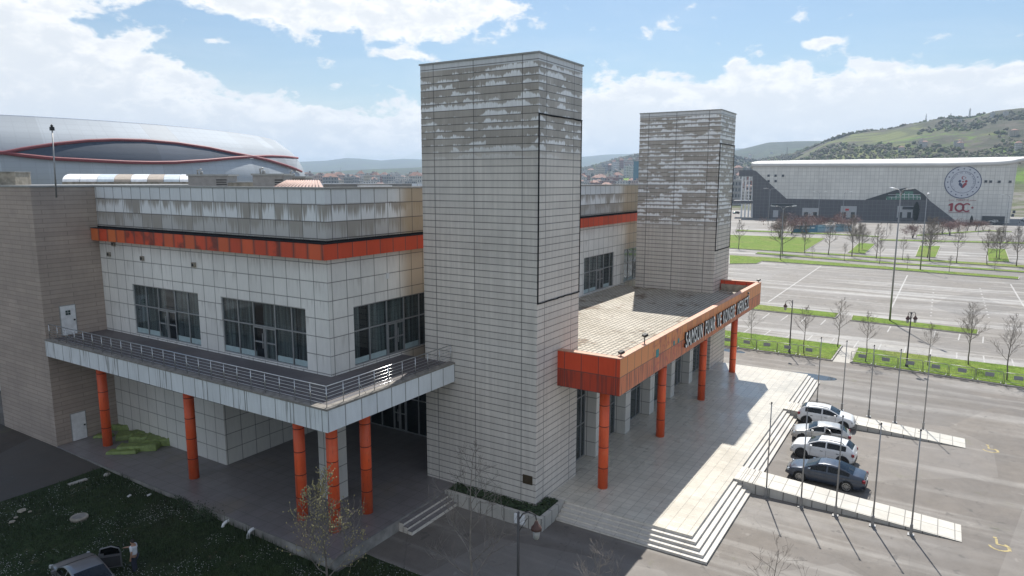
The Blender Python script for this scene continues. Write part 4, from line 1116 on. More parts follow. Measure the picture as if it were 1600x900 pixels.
# trees on the verges
VT=[]
for sd,dn,cr,sp in ((101,1.,.3,.34),(102,1.1,.35,.3),(103,1.,.45,.3),(104,1.2,.33,.36)):
    VT.append(bare_tree(sd,6.,cr,sp,3,.75,dn*1.25,.07,.006))
def proto(kind,tr,br,mt,mb_):
    r=thing(kind,'','tree',(0,0,0)); tr.build('trunk',mt,r,True); br.build('crown',mb_,r,True); return r
PR_=[proto('bare_tree',a,b_,M['bark'],M['bark']) for a,b_,_ in VT]; usedp=[False]*8
def plant(protos,k,loc,h,h0,rz,label,group=None):
    o=protos[k]
    if not o.get('placed'):
        o['placed']=1; o.location=loc; o.rotation_euler=(0,0,rz); o['label']=label
        if group: o['group']=group
        c=o
    else: c=dup(o,loc,rz,label,group)
    c.scale=(h/h0,)*3; return c
for i,(px,pb,pt,lab) in enumerate(((1173,533,484,'slender bare tree on the barrier verge just right of the canopy end'),(1256,553,482,'bare tree on the barrier verge beside the left lantern lamp'),(1308.5,542,470,'bare tree standing by the path gap in the barrier verge'),(1352,565.5,492,'bare tree on the barrier verge just right of the path'),(1449,571,508,'thin bare tree on the barrier verge right of the right lantern lamp'),(1513,570,481,'spreading bare tree on the barrier verge near the end of the middle verge'),(1573,594,496,'bare tree on the barrier verge nearest the right edge'))):
    g=G(px,pb,z=GZ+.15); plant(PR_,(0,2,1,2,2,3,0)[i],g,hgt(g,pt),6.,i*1.3,lab)
FT=[proto('bare_tree',*bare_tree(sd,9.,cr,sp,3,.7,dn,.13,.011)[:2],M['bark'],M['bark']) for sd,dn,cr,sp in ((201,1.5,.28,.33),(202,1.7,.3,.36),(203,1.3,.4,.28),(204,1.9,.22,.40))]
far=[(1154,389,345,0),(1222,397,338,3),(1257.5,396,350,0),(1269,403,385,2),(1294,398,345,0),(1319,407,380,2),(1331,401,340,1),(1342,394,352,3),(1347,390,354,3),(1369,404,352,0),(1374,412,375,2),(1410,406.7,372,2),(1449,403,346,3),(1452,408,344,1),(1494.6,411,360,2),(1542,413.8,362,0),(1557,403,360,3),(1561,406,358,3),(1588,416.5,358,1),(1417,421,398,2),(1483,425,400,2),(1554,422.7,402,2),(1391,366,350,0),(1425,371,346,0),(1508,371,352,2),(1613,418,360,0)]
far.sort()
for i,(px,pb,pt,k) in enumerate(far):
    g=G(px,pb,z=GZ+.1); plant(FT,k,g,hgt(g,pt),9.,i*2.1,'bare tree on the far car park verges, %s counting from the left'%ORD[i],'bare trees on the far verges')
# plum trees: small crowns of red-brown leaves
def leafy(seed,h,rx,rz,zc,n,size,stems=3,mat=None):
    rs=random.Random(seed); tr=MB(); lv=MB()
    for k in range(stems):
        a=rs.uniform(0,6.28); tr.tube([(rs.uniform(-.1,.1),rs.uniform(-.1,.1),0),(math.cos(a)*rx*.2,math.sin(a)*rx*.2,h*.35),(math.cos(a)*rx*.5,math.sin(a)*rx*.5,h*.72)],[.11,.08,.03],5)
    cl=[Vector((rs.gauss(0,.45)*rx,rs.gauss(0,.45)*rx,zc+rs.gauss(0,.42)*rz)) for _ in range(16)]
    for i in range(n):
        c=rs.choice(cl); p=c+Vector((rs.gauss(0,.24)*rx,rs.gauss(0,.24)*rx,rs.gauss(0,.26)*rz)); s_=size*rs.uniform(.5,1.2)
        u=Vector((rs.gauss(0,1),rs.gauss(0,1),rs.gauss(0,1))).normalized(); v=u.orthogonal().normalized()
        lv.poly([p-u*s_,p-v*s_*.7,p+u*s_,p+v*s_*.7])
    return tr,lv
PLM=[proto('plum_tree',*leafy(300+k,5.,2.7,1.6,3.2,1500,.13),M['bark'],M['plum']) for k in range(3)]
pl_=[(1218,372,340),(1237,366,337),(1252,363,336),(1261,365,334),(1281,362,336),(1292,362,337),(1312,360,333),(1328,363,336),(1426,372,350),(1472,366,341),(1484,368,342),(1497,364,344),(1511,361,343),(1524,361,342),(1536,361,344)]
for i,(px,pb,pt) in enumerate(pl_):
    g=G(px,pb); plant(PLM,i%3,g,hgt(g,pt)*1.0,5.,i*1.7,'small red-brown plum tree in front of the sports hall, %s counting from the left'%ORD[i],'plum trees in front of the sports hall')
tr,lv=leafy(400,8.,.8,2.6,4.6,1500,.16,1); g=G(1430,347); h=hgt(g,316)
lv2=MB(); rs=random.Random(4)
for i in range(1600):
    z=rs.uniform(.8,8.); wd=1.15*math.sin(min(1,max(.04,(8.1-z)/7.4))**.75*PI*.86)**.8; a=rs.uniform(0,6.28); r_=wd*math.sqrt(rs.random()); p=Vector((r_*math.cos(a),r_*math.sin(a),z)); u=Vector((rs.gauss(0,.5),rs.gauss(0,.5),1)).normalized(); v=u.orthogonal().normalized(); s_=rs.uniform(.12,.28); lv2.poly([p-u*s_,p-v*s_*.6,p+u*s_,p+v*s_*.6])
t=tree_thing('cypress_tree','dark narrow cypress beside the sports hall entrance',g,tr,lv2,M['bark'],M['cypress']); t.scale=(h/8.,)*3
g=G(1517,352); t=tree_thing('cypress_tree','tiny dark conifer between the plum trees by the sports hall',g,*leafy(401,8.,.8,2.,4.,10,.1,1),M['bark'],M['cypress'])
for ch in list(t.children):
    if ch.name.startswith('crown'): ch.data=lv2.mesh('crown',M['cypress'],(0,0,0))
t.scale=(hgt(g,337)/8.,)*3
# hoarding
ha,hb=G(1239,364),G(1333,362)
hd=thing('hoarding','long low blue and white printed hoarding in front of the sports hall','hoarding',ha)
d=(hb-ha); Lh=d.length; d.normalize(); hm=[plain('blue_print',(.06,.20,.30),.5),plain('pale_print',(.42,.50,.55),.5,var=.3),plain('blue_white_print',(.25,.40,.48),.5,var=.3)]
nrm=Vector((d.y,-d.x,0))
for i,(f0,f1,k,zz) in enumerate(((0,.4,0,0),(.4,.53,2,0),(.41,.70,1,-.4),(.71,.86,2,.2),(.86,1.,1,-.2))):
    p=MB(); c=ha+d*(Lh*(f0+f1)/2)+nrm*(-.2*i)+Vector((0,0,1.45+zz*.3)); p.obox(c,d,nrm,Vector((0,0,1)),Lh*(f1-f0)/2-.05,.05,1.35+zz*.3); pn=p.build('hoarding_panel',hm[k],hd)
    p=MB()
    for q in range(4):
        cc=c+d*(Lh*(f1-f0)*(q-1.5)/5)+nrm*.055+Vector((0,0,.3)); p.obox(cc,d,nrm,Vector((0,0,1)),Lh*(f1-f0)*.07,.004,.18)
    p.build('printed_stripe',M['white'] if k==0 else hm[0],pn)

# ------------------------------------------------------------------ cars
M['tyre']=plain('tyre_rubber',(.02,.02,.02),.85); M['rim']=plain('alloy_rim',(.42,.43,.44),.3,.8); M['rim_dark']=plain('dark_rim',(.05,.05,.055),.4,.5)
M['trim']=plain('black_car_trim',(.025,.025,.027),.55); M['head']=plain('headlamp_lens',(.55,.58,.60),.12,.2); M['tail']=plain('tail_lamp_red',(.22,.012,.015),.2)
M['cabin']=plain('car_interior',(.035,.035,.038),.9)
def cpaint(name,col,metal=.0):
    m=Mt(name); px,py,pz=m.objP(); n=m.noise(m.vec(px,py,pz),2.,4.); d=m.noise(m.vec(px*3.,py*3.,pz*6.),2.,4.)
    c=m.scale(col,n.sm(.2,.8,.95,1.04)); c=m.mix(d.sm(.5,.8)*.12,c,(.25,.22,.19))
    return m.fin(c,.34,metal,coat=.8)
PROFILE={
 'saloon':dict(L=4.62,W=1.80,H=1.44,belt=.93,top=[(-2.31,.58),(-2.29,.86),(-2.2,1.0),(-1.95,1.065),(-1.62,1.10),(-1.2,1.27),(-.75,1.40),(-.3,1.44),(.1,1.43),(.45,1.36),(.85,1.17),(1.22,.99),(1.6,.93),(2.,.83),(2.2,.72),(2.29,.56),(2.31,.45)],ws=(.36,1.20),rw=(-1.62,-.72),side=(-1.42,1.0),pil=(-.12,),axle=(1.42,-1.28),wr=.325,clad=False,rails=False),
 'hatch':dict(L=4.06,W=1.79,H=1.53,belt=.99,top=[(-2.03,.6),(-2.02,.92),(-1.98,1.06),(-1.88,1.18),(-1.6,1.42),(-1.3,1.5),(-.7,1.53),(-.2,1.53),(.25,1.46),(.6,1.30),(1.0,1.09),(1.4,1.02),(1.75,.94),(1.93,.82),(2.01,.62),(2.03,.48)],ws=(.22,.98),rw=(-1.92,-1.42),side=(-1.5,.82),pil=(-.28,),axle=(1.25,-1.33),wr=.34,clad=True,rails=True),
 'compact':dict(L=3.95,W=1.69,H=1.42,belt=.93,top=[(-1.97,.55),(-1.95,.85),(-1.85,.98),(-1.55,1.2),(-1.2,1.36),(-.7,1.42),(-.2,1.42),(.2,1.36),(.55,1.2),(.9,1.0),(1.3,.93),(1.7,.83),(1.88,.7),(1.95,.5),(1.97,.44)],ws=(.2,.9),rw=(-1.75,-1.22),side=(-1.35,.74),pil=(-.25,),axle=(1.22,-1.2),wr=.30,clad=False,rails=False)}
def car(kind,label,paint,rim,loc,rz,open_door=None,front=False):
    C=PROFILE[kind]; L,W,H,belt=C['L'],C['W'],C['H'],C['belt']; r=thing('parked_car',label,'car',loc,rz)
    N=int(L/.045); xs=[-L/2+L*i/N for i in range(N+1)]; K=[]
    def top(x):
        T_=C['top']; a=interp(T_,x); return (interp(T_,x-.07)+2*a+interp(T_,x+.07))/4
    for x in xs:
        e=abs(x)/(L/2); w=W/2*(1-.13*e**5-.03*e*e); zt=top(x); zb=min(belt-.03*(x/(L/2)),zt-.05); gh=max(0,min(1,(zt-zb)/(H-belt)))
        lo=.2+.16*max(0,e-.82)/.18; wr=w*(.90-.20*gh)
        S=[(0,lo),(w*.8,lo),(w*.955,lo+.04),(w*.985,lo+.14),(w*1.0,.46 if zb>.5 else lo+.15),(w*1.0,.58 if zb>.62 else zb-.05),(w*.985,min(.70,zb-.04)),(w*.972,min(.74,zb-.03)),(w*.975,min(.80,zb-.02)),(w*.95,zb)]
        ze=zt-.055*max(.5,gh)
        for q in (.12,.36,.6,.86): S.append((w*.95+(wr-w*.95)*(q**1.15),zb+(ze-zb)*q))
        S.append((wr,ze)); S+= [(wr*.93,ze+.03*max(.4,gh)),(wr*.72,zt-.012),(wr*.36,zt-.003),(0,zt)]
        K.append(S)
    ns=len(K[0]); BELT,RE=9,14
    bo=MB(); gl={'side_window':MB(),'side_window ':MB(),'windscreen':MB(),'rear_window':MB()}; idx={}
    V=[]
    def vid(mb,i,j,sg,store):
        k=(id(mb),i,j,sg if 0<j<ns-1 else 0)
        if k not in store: y,z=K[i][j]; store[k]=len(mb.v); mb.v.append((xs[i],y*sg,z))
        return store[k]
    st={}
    ax=C['axle']; wr_=C['wr']
    for i in range(N):
        xm=(xs[i]+xs[i+1])/2; gh=(K[i][RE][1]-K[i][BELT][1])/(H-belt)
        for j in range(ns-1):
            zm=(K[i][j][1]+K[i][j+1][1])/2; tgt=bo
            if 1<=j<=8 and any((xm-a)**2+(zm-wr_)**2<(wr_+.055)**2 for a in ax): continue
            if C['side'][0]<xm<C['side'][1] and BELT+1<=j<=RE-2 and gh>.22 and not any(abs(xm-p)<.045 for p in C['pil']): tgt=gl['side_window']
            elif C['ws'][0]+.05<xm<C['ws'][1]-.04 and j>=RE+1: tgt=gl['windscreen']
            elif C['rw'][0]+.05<xm<C['rw'][1]-.02 and j>=RE+1: tgt=gl['rear_window']
            t0=tgt
            for sg in (1,-1):
                tgt=t0
                if tgt is gl['side_window'] and open_door and sg==open_door and ((xm>C['pil'][0]) if front else (xm<C['pil'][0])): continue
                if tgt is gl['side_window'] and sg<0: tgt=gl['side_window ']
                q=[vid(tgt,i,j,sg,st),vid(tgt,i+1,j,sg,st),vid(tgt,i+1,j+1,sg,st),vid(tgt,i,j+1,sg,st)]
                if sg<0: q=q[::-1]
                tgt.face(q,0,True)
    # closed ends
    for i,rev in ((0,False),(N,True)):
        ring=[vid(bo,i,j,1,st) for j in range(ns)]+[vid(bo,i,j,-1,st) for j in range(ns-2,0,-1)]
        bo.face(ring if not rev else ring[::-1],0,False)
    bo.build('body',paint,r,True)
    for k,mb in gl.items():
        if mb.f: mb.build(k.strip(),M['carglass'],r,True)
    cb=MB(); cb.box(-L*.36,L*.2,-W*.40,W*.40,.3,.62); cb.box(-.35,-.15,-.62,-.12,.62,1.12); cb.box(-.35,-.15,.12,.62,.62,1.12); cb.box(-1.25,-1.05,-.62,.62,.62,1.05); cb.box(.62,.98,-W*.38,W*.38,.6,.9); cb.build('cabin',M['cabin'],r,True)
    un=MB(); un.box(-L*.44,L*.44,-W*.36,W*.36,.18,.42); un.build('underbody',M['trim'],r,True)
    for a in ax:
        for sg in (1,-1):
            y=sg*(W/2-.12); t=MB(); t.tube([(a,y-.1,wr_),(a,y+.1,wr_)],wr_,24); wh=t.build('wheel',M['tyre'],r,True)
            t=MB(); yo=y+sg*.101
            t.tube([(a,yo-.004,wr_),(a,yo+.008,wr_)],wr_*.30,12)
            for k in range(10):
                an=2*PI*k/10; e=Vector((math.cos(an),0,math.sin(an))); t.obox(Vector((a,yo,wr_))+e*wr_*.42,e,Vector((-e.z,0,e.x)),Vector((0,1,0)),wr_*.27,wr_*.07,.012)
            n=24
            for k in range(n):
                an=2*PI*(k+.5)/n; e=Vector((math.cos(an),0,math.sin(an))); t.obox(Vector((a,yo,wr_))+e*wr_*.69,e,Vector((-e.z,0,e.x)),Vector((0,1,0)),wr_*.045,wr_*.1,.012)
            t.build('rim',rim,wh,True)
            an_=MB(); pts=[(a+(wr_+.06)*math.cos(q),sg*(W/2*.985),wr_+(wr_+.06)*math.sin(q)) for q in [PI*k/12 for k in range(-1,14)]]
            an_.tube(pts,.042 if C['clad'] else .018,6); an_.build('wheel_arch',M['trim'],r,True)
    if C['clad']:
        b=MB()
        for sg in (1,-1): b.obox(Vector((-.04,sg*W/2*.985,.29)),Vector((1,0,0)),Vector((0,1,0)),Vector((0,0,1)),(ax[0]-ax[1])/2-wr_-.06,.022,.075)
        b.build('sill_cladding',M['trim'],r,True)
    fx=L/2
    b=MB(); b.obox(Vector((fx-.055,0,.40)),Vector((1,0,0)),Vector((0,1,0)),Vector((0,0,1)),.06,W*.33,.12 if C['clad'] else .08); b.obox(Vector((fx-.10,0,.64)),Vector((1,0,0)),Vector((0,1,0)),Vector((0,0,1)),.085,W*.22,.05); b.build('grille',M['trim'],r,True)
    b=MB(); b.obox(Vector((-fx+.04,0,.36)),Vector((1,0,0)),Vector((0,1,0)),Vector((0,0,1)),.055,W*.36,.11); b.build('rear_bumper_insert',M['trim'],r,True)
    for sg in (1,-1):
        b=MB(); e=Vector((.80,-.6*sg,0)).normalized(); b.obox(Vector((fx-.26,sg*W*.375,.685)),Vector((.78,-.62*sg,0)).normalized(),Vector((.62*sg,.78,0)).normalized(),Vector((0,0,1)),.05,.2,.065); b.build('headlight',M['head'],r,True)
        b=MB(); zt_=.83 if kind!='hatch' else .88; b.obox(Vector((-fx+.17,sg*W*.392,zt_)),Vector((.8,.6*sg,0)).normalized(),Vector((-.6*sg,.8,0)).normalized(),Vector((0,0,1)),.07,.19,.085); b.build('tail_light',M['tail'],r,True)
        b=MB(); b.obox(Vector((C['ws'][1]-.32,sg*(W/2+.07),belt+.07)),Vector((1,0,0)),Vector((0,1,0)),Vector((0,0,1)),.07,.10,.065); b.build('wing_mirror',paint,r,True)
        b=MB()
        for x in (.05 if kind!='saloon' else .0,-.95): b.box(x-.13,x+.03,sg*W*.489-.015,sg*W*.489+.015,.80,.83)
        b.build('door_handle',M['trim'] if kind=='hatch' else paint,r,True)
        b=MB()
        for x in (C['pil'][0],C['side'][1]-.12,C['side'][0]+.18):
            pts=[]
            for z,f in ((.30,1.004),(.5,1.005),(.72,.991),(.9,.968)): pts.append((x,sg*(W/2*(1-.13*(abs(x)/(L/2))**5-.03*(abs(x)/(L/2))**2))*f,z))
            b.tube(pts,.008,4)
        b.build('door_seam',M['trim'],r,True)
        if C['rails']:
            b=MB(); yy=sg*W/2*.66; b.tube([(-1.3,yy,H-.06),(-1.2,yy,H+.03),(-.4,yy,H+.055),(.1,yy,H+.01),(.2,yy,H-.05)],.024,6); b.build('roof_rail',M['trim'],r,True)
    b=MB(); b.box(-fx-.022,-fx-.008,-.26,.26,.68,.80) if kind!='hatch' else b.box(-fx-.022,-fx-.006,-.26,.26,.76,.88); b.box(fx+.006,fx+.02,-.26,.26,.42,.53); b.build('number_plate',M['white'],r,True)
    if kind=='saloon':
        b=MB(); b.tube([(-fx+.02,-.75,.99),(-fx-.0,0,1.015),(-fx+.02,.75,.99)],.02,5); b.build('boot_lip',paint,r,True)
    if open_door:
        sg=open_door; hx=C['pil'][0]-.02 if not front else C['side'][1]-.08; ang=R(62)*sg; hy=sg*W/2*.97
        d=Vector((-math.cos(ang),math.sin(abs(ang))*sg,0)); n=Vector((-d.y,d.x,0)); o=Vector((hx,hy,0))
        b=MB(); up=Vector((0,0,1)); b.obox(o+d*.48+up*.62,d,n,up,.48,.05,.33); dr=b.build('open_door',paint,r,True)
        b=MB(); b.tube([o+d*.02+up*.94,o+d*.10+up*1.30,o+d*.55+up*1.36,o+d*.86+up*1.22,o+d*.94+up*.94],.035,6); b.build('window_frame',paint,dr,True)
        b=MB(); b.obox(o+d*.48+up*1.12,d,n,up,.42,.006,.2); b.build('door_glass',M['carglass'],dr,True)
        b=MB(); b.obox(o+d*.48-n*sg*.06*0+up*.60,d,n,up,.42,.056,.26); b.build('door_lining',M['cabin'],dr,True)
    return r
def car_spot(pf,pr,front_first=True):       # two wheel contact points on the camera side -> centre, heading
    a=G(*pf); b=G(*pr); return a,b
white=cpaint('white_car_paint',(.72,.73,.74)); silver=cpaint('silver_car_paint',(.46,.455,.44),.45); slate=cpaint('slate_blue_car_paint',(.022,.034,.06),.25)
def place(kind,label,paint,rim,pf,pr,side,**k):
    a,b=G(*pf),G(*pr); d=(a-b); d.z=0; d.normalize(); n=Vector((-d.y,d.x,0)); C=PROFILE[kind]
    c=(a+b)/2-n*side*(C['W']/2-.08)-d*(sum(C['axle'])/2); return car(kind,label,paint,rim,(c.x,c.y,GZ+.004),math.atan2(d.y,d.x),**k)
place('saloon','dark slate blue saloon parked nearest the near ramp',slate,M['rim'],(1249.5,752),(1321,768),1)
place('hatch','white crossover hatchback with its tail out, parked between the dark saloon and the silver car',white,M['rim_dark'],(1253,716),(1314,729),1)
place('compact','silver compact car with a rear door standing open, parked between two white hatchbacks',silver,M['rim_dark'],(1252,690.5),(1311,699),1,open_door=1)
place('hatch','white crossover hatchback parked nose out beside the far ramp',white,M['rim_dark'],(1321,673.5),(1255.5,663),-1)
# cars by the right end of the sports hall
cs=[cpaint('red_car_paint',(.35,.05,.04)),white,slate,cpaint('black_car_paint',(.02,.02,.022)),silver]
for i,(px,py,k,lab) in enumerate(((1592,312,1,'tiny white car parked beyond the right end of the sports hall, rear row'),(1598,323,2,'tiny dark car parked beyond the right end of the sports hall, front row'),(1596,317,4,'tiny silver car beyond the right end of the sports hall, between white and dark cars'),(1551,347,4,'silver car parked under the sports hall side entrance'),(1559,350,3,'black car parked beside the silver car under the sports hall side entrance'),(1150,333,3,'dark car parked under the open porch at the left end of the sports hall'))):
    if py<330: g=G(px+10,345+(py-312)*.15)
    else: g=G(px,py+1)
    car(('hatch','saloon','compact')[i%3],lab,cs[k],M['rim_dark'],(g.x,g.y,GZ+.0),R(95+i*7))
# car with an open door and a man on the shaded lawn
hd_=R(80); wp=at_height(151,877,.28); Rz=Matrix.Rotation(hd_,3,'Z'); cl=wp-Rz@Vector((1.0,-.8,0))
car('saloon','dark-roofed grey saloon on the shaded lawn with a front door open beside a man',cpaint('grey_car_paint',(.17,.17,.18),.4),M['rim'],(cl.x,cl.y,gleft(cl.y)+.06),hd_,open_door=-1,front=True)
# person
def skinned(name,verts,edges,rad,mat,parent,sub=2):
    me=bpy.data.meshes.new(name); me.from_pydata(verts,edges,[]); me.materials.append(mat)
    o=bpy.data.objects.new(name,me); COL.objects.link(o); o.parent=parent
    sk=o.modifiers.new('Skin','SKIN'); sk.use_smooth_shade=True
    ly=me.skin_vertices if len(me.skin_vertices) else None
    if ly is None:
        bm_=__import__('bmesh').new(); bm_.from_mesh(me); bm_.verts.layers.skin.verify(); bm_.to_mesh(me); bm_.free()
    for i,v in enumerate(me.skin_vertices[0].data): v.radius=(rad[i],rad[i]) if not isinstance(rad[i],tuple) else rad[i]; v.use_root=(i==0)
    ss_=o.modifiers.new('Sub','SUBSURF'); ss_.levels=sub; ss_.render_levels=sub
    return o
pb=G(212,895,z=-.62); PT=thing('person','man in a white short-sleeved shirt and dark blue trousers holding an open car door','person',(pb.x,pb.y,-.62))
# facing image-left; local frame: x' = facing (image left), y' = to his left
fx=-rgt; fy=Vector((-fx.y,fx.x,0))
def L3(f,l,z): return tuple(fx*f+fy*l+Vector((0,0,z)))
SK=plain('skin',(.38,.22,.15),.55); SH=plain('white_shirt_cloth',(.62,.63,.66),.8); TR=plain('dark_blue_trouser_cloth',(.03,.036,.06),.85); HR=plain('dark_hair',(.02,.016,.013),.7)
V=[L3(0,0,.92),L3(0,0,1.1),L3(.01,0,1.30),L3(.0,0,1.42),L3(.02,0,1.50),L3(.04,0,1.59),L3(.045,0,1.66),
   L3(0,.19,1.40),L3(-.03,.25,1.14),L3(.03,.26,.90),L3(.05,.26,.82),
   L3(.02,-.19,1.40),L3(.27,-.25,1.22),L3(.47,-.18,1.22),L3(.55,-.16,1.21),
   L3(0,.09,.86),L3(.03,.10,.48),L3(-.03,.11,.09),L3(.10,.12,.045),
   L3(0,-.09,.86),L3(.06,-.10,.48),L3(.02,-.11,.09),L3(.15,-.12,.045),L3(.14,0,1.60)]
E_=[(0,1),(1,2),(2,3),(3,4),(4,5),(5,6),(3,7),(7,8),(8,9),(9,10),(3,11),(11,12),(12,13),(13,14),(0,15),(15,16),(16,17),(17,18),(0,19),(19,20),(20,21),(21,22),(5,23)]
Rr=[.13,.125,.14,.11,.055,.085,.075,.06,.045,.034,.032,.06,.045,.034,.032,.085,.062,.045,.04,.085,.062,.045,.04,.018]
for hi,dirv in ((10,(.02,0,-1)),(14,(1,.1,-.15))):
    for k in range(5):
        o_=Vector(V[hi]); base_d=(fx*dirv[0]+fy*dirv[1]+Vector((0,0,dirv[2]))).normalized(); sp=base_d.cross(Vector((.3,.5,.8))).normalized()
        off=sp*(k-2)*.017; ln=(.05,.075,.082,.076,.06)[k]
        a_=o_+off+base_d*.03; b_=a_+base_d*ln*.6+Vector((0,0,-.012)); V+= [tuple(a_),tuple(b_)]; n_=len(V); E_+=[(hi,n_-2),(n_-2,n_-1)]; Rr+=[.010,.008]
skinned('body',V,E_,Rr,SK,PT,2)
skinned('shirt',[V[0],V[1],V[2],L3(.0,0,1.43),V[7],L3(-.02,.23,1.2),V[11],L3(.2,-.235,1.26)],[(0,1),(1,2),(2,3),(3,4),(4,5),(3,6),(6,7)],[.165,.165,.175,.12,.085,.07,.085,.07],SH,PT,2)
skinned('trousers',[L3(0,0,.95),L3(0,.09,.84),V[16],L3(-.03,.11,.10),L3(0,-.09,.84),V[20],L3(.02,-.11,.10)],[(0,1),(1,2),(2,3),(0,4),(4,5),(5,6)],[.155,.11,.085,.075,.11,.085,.075],TR,PT,2)
b=MB(); b.blob((fx*.035+Vector((0,0,1.655)))-fx*.02,.098,.098,.092,1,jit=.05,sub=2); b.build('hair',HR,PT,True)
for l in (.11,-.11):
    b=MB(); b.blob(Vector(L3(.06 if l>0 else .11,l,.045)),.12,.075,.05,2,jit=.05,sub=1); b.build('shoe',M['white'],PT,True)
b=MB()
for l in (.035,-.035): b.blob(Vector(L3(.125,l,1.625)),.012,.012,.012,sub=0)
b.build('eyes',M['black'],PT,True)

# ------------------------------------------------------------------ things lying about
def tarp(c,w_,l_,h_,rz,label,seed):
    t=thing('folded_tarp',label,'tarpaulin',c,rz); b=MB(); nx,ny=14,10
    def us(n,L): return [-L/2,-L/2+.02,-L/2+.06]+[-L/2+.06+(L-.12)*k/(n-4) for k in range(1,n-4)]+[L/2-.06,L/2-.02,L/2]
    X_,Y_=us(nx,l_),us(ny,w_); fold=.25*l_
    for j in range(ny+1):
        for i in range(nx+1):
            x,y=X_[i],Y_[j]; e=min(i,nx-i,j,ny-j); z=h_*(0.,.72,1.)[min(e,2)]
            if e>1: z+=h_*(.22*noise.noise(Vector((x*2.5,y*2.5,seed)))+(.16 if x>fold else 0.)-(.12 if abs(y-.1*math.sin(x*3))<.04 else 0.))
            b.v.append((x+.07*noise.noise(Vector((y*2.,seed,0))),y+.07*noise.noise(Vector((x*2.,seed,4))),z+.012))
    for j in range(ny):
        for i in range(nx): q=j*(nx+1)+i; b.face((q,q+1,q+nx+2,q+nx+1),0,True)
    b.build('sheet',M['tarp'],t,True); return t
for i,(px,py,w_,l_,h_,rz,lab) in enumerate(((193,705.5,.55,1.75,.16,-.95,'rolled green tarpaulin at the front edge of the pile'),(217,700,.8,2.3,.3,-.9,'long folded green tarpaulin second from the front of the pile'),(222,686.5,.9,1.3,.32,-1.1,'squarish green tarpaulin on the middle of the pile'),(254,690,1.2,1.9,.36,-.8,'folded green tarpaulin against the wall at the right end of the pile'),(192,668,.8,1.6,.3,-1.2,'green tarpaulin in the back corner behind the orange column'),(206,681,.9,1.7,.3,-.6,'crumpled green tarpaulin just right of the orange column'),(162,681,.5,1.1,.14,-1.,'thin green tarpaulin left of the orange column'))):
    tarp(G(px,py,z=.1)-Vector((0,0,.095)),w_*1.15,l_*1.12,h_*1.25,rz,lab,i*3.3)
def gl(px,py):
    g=G(px,py,z=-.4)
    for _ in range(4): g=G(px,py,z=lawn_z(g.x,g.y) if g.y>-1.6 else GZ+.04)
    return g
a,b_=gl(108,759),gl(136,750); c=(a+b_)/2; t=thing('white_board','long white board lying on the lawn edge','board',c,math.atan2(b_.y-a.y,b_.x-a.x)); m_=MB(); m_.box(-(b_-a).length/2,(b_-a).length/2,-.14,.16,.03,.10); m_.box(-.4,.3,-.2,.1,.101,.13); m_.build('board',M['kerb'],t,True)
for (px,py,s_,lab) in ((167,744,.2,'small white foam block lying at the top corner of the lawn'),(34,800.5,.2,'largest pale stone on the left part of the lawn'),(25,811,.11,'small round pale stone below the largest one'),(19,818,.15,'flat pale stone nearest the left bottom corner'),(47,802,.1,'tiny pale stone right of the largest one')):
    g=gl(px,py); t=thing('pale_stone' if 'stone' in lab else 'foam_block',lab,'stone' if 'stone' in lab else 'block',g); m_=MB(); m_.blob((0,0,.1),s_,s_*.8,s_*.5,px,jit=.25,sub=1); m_.build('lump',M['kerb'] if 'foam' in lab else M['conc'],t,True)
g=gl(124,811); t=thing('concrete_ring','round concrete manhole cover lying loose on the lawn','manhole cover',g); m_=MB(); m_.lathe((0,0,0),[(.44,0),(.45,.12),(.42,.17)],24); m_.build('disc',M['conc'],t,True); m_=MB(); m_.lathe((0,0,.171),[(.33,0),(.33,.012)],24); m_.build('lid',M['cope'],t,True)
for (px,py,r_) in ((202,777,.6),(233,775.5,.3)):
    g=gl(px,py); t=thing('litter_scrap','%s pale scrap of litter lying on the dark lawn'%('longer' if px<210 else 'shorter'),'litter',g,r_); m_=MB(); m_.slab([(-.18,-.04,.08),(.16,-.07,.06),(.2,.05,.1),(-.15,.06,.13)],(0,0,1),.01); m_.build('scrap',M['white'],t,True)
for (px,py,lab) in ((356,815,'white drain elbow sticking out of the porch edge, left one'),(396,827,'white drain elbow sticking out of the porch edge, right one')):
    g=atX(px,py,-10.74); t=thing('drain_pipe',lab,'pipe',g); m_=MB(); m_.tube([(.2,0,.02),(-.12,0,.03),(-.26,0,-.03),(-.33,0,-.16),(-.34,0,-.36)],.085,12); m_.build('elbow',M['white'],t,True); m_=MB(); m_.tube([(-.34,0,-.30),(-.34,0,-.38)],.1,12); m_.build('socket',M['white'],t,True)

for (px,py,lab,sz) in ((320,808,'low dark green bush growing at the porch edge between the orange columns',.9),(283,791,'small dark green bush at the porch edge nearer the brown wing',.6)):
    g=gl(px,py); t=thing('low_bush',lab,'bush',g); st_b=MB(); lf_b=MB(); rsb=random.Random(int(px))
    for k in range(6): a=rsb.uniform(0,6.28); st_b.tube([(0,0,0),(math.cos(a)*sz*.4,math.sin(a)*sz*.5,sz*.5)],.015,4)
    for k in range(900):
        v=Vector((rsb.gauss(0,.38)*sz*.8,rsb.gauss(0,.42)*sz*1.5,abs(rsb.gauss(0,.3))*sz+.05)); u_=Vector((rsb.gauss(0,1),rsb.gauss(0,1),rsb.gauss(0,1))).normalized(); w_=u_.orthogonal().normalized(); q_=rsb.uniform(.03,.06)
        lf_b.poly([v-u_*q_,v-w_*q_*.6,v+u_*q_,v+w_*q_*.6])
    st_b.build('stems',M['bark'],t,True); lf_b.build('foliage',M['ivy'],t,True)

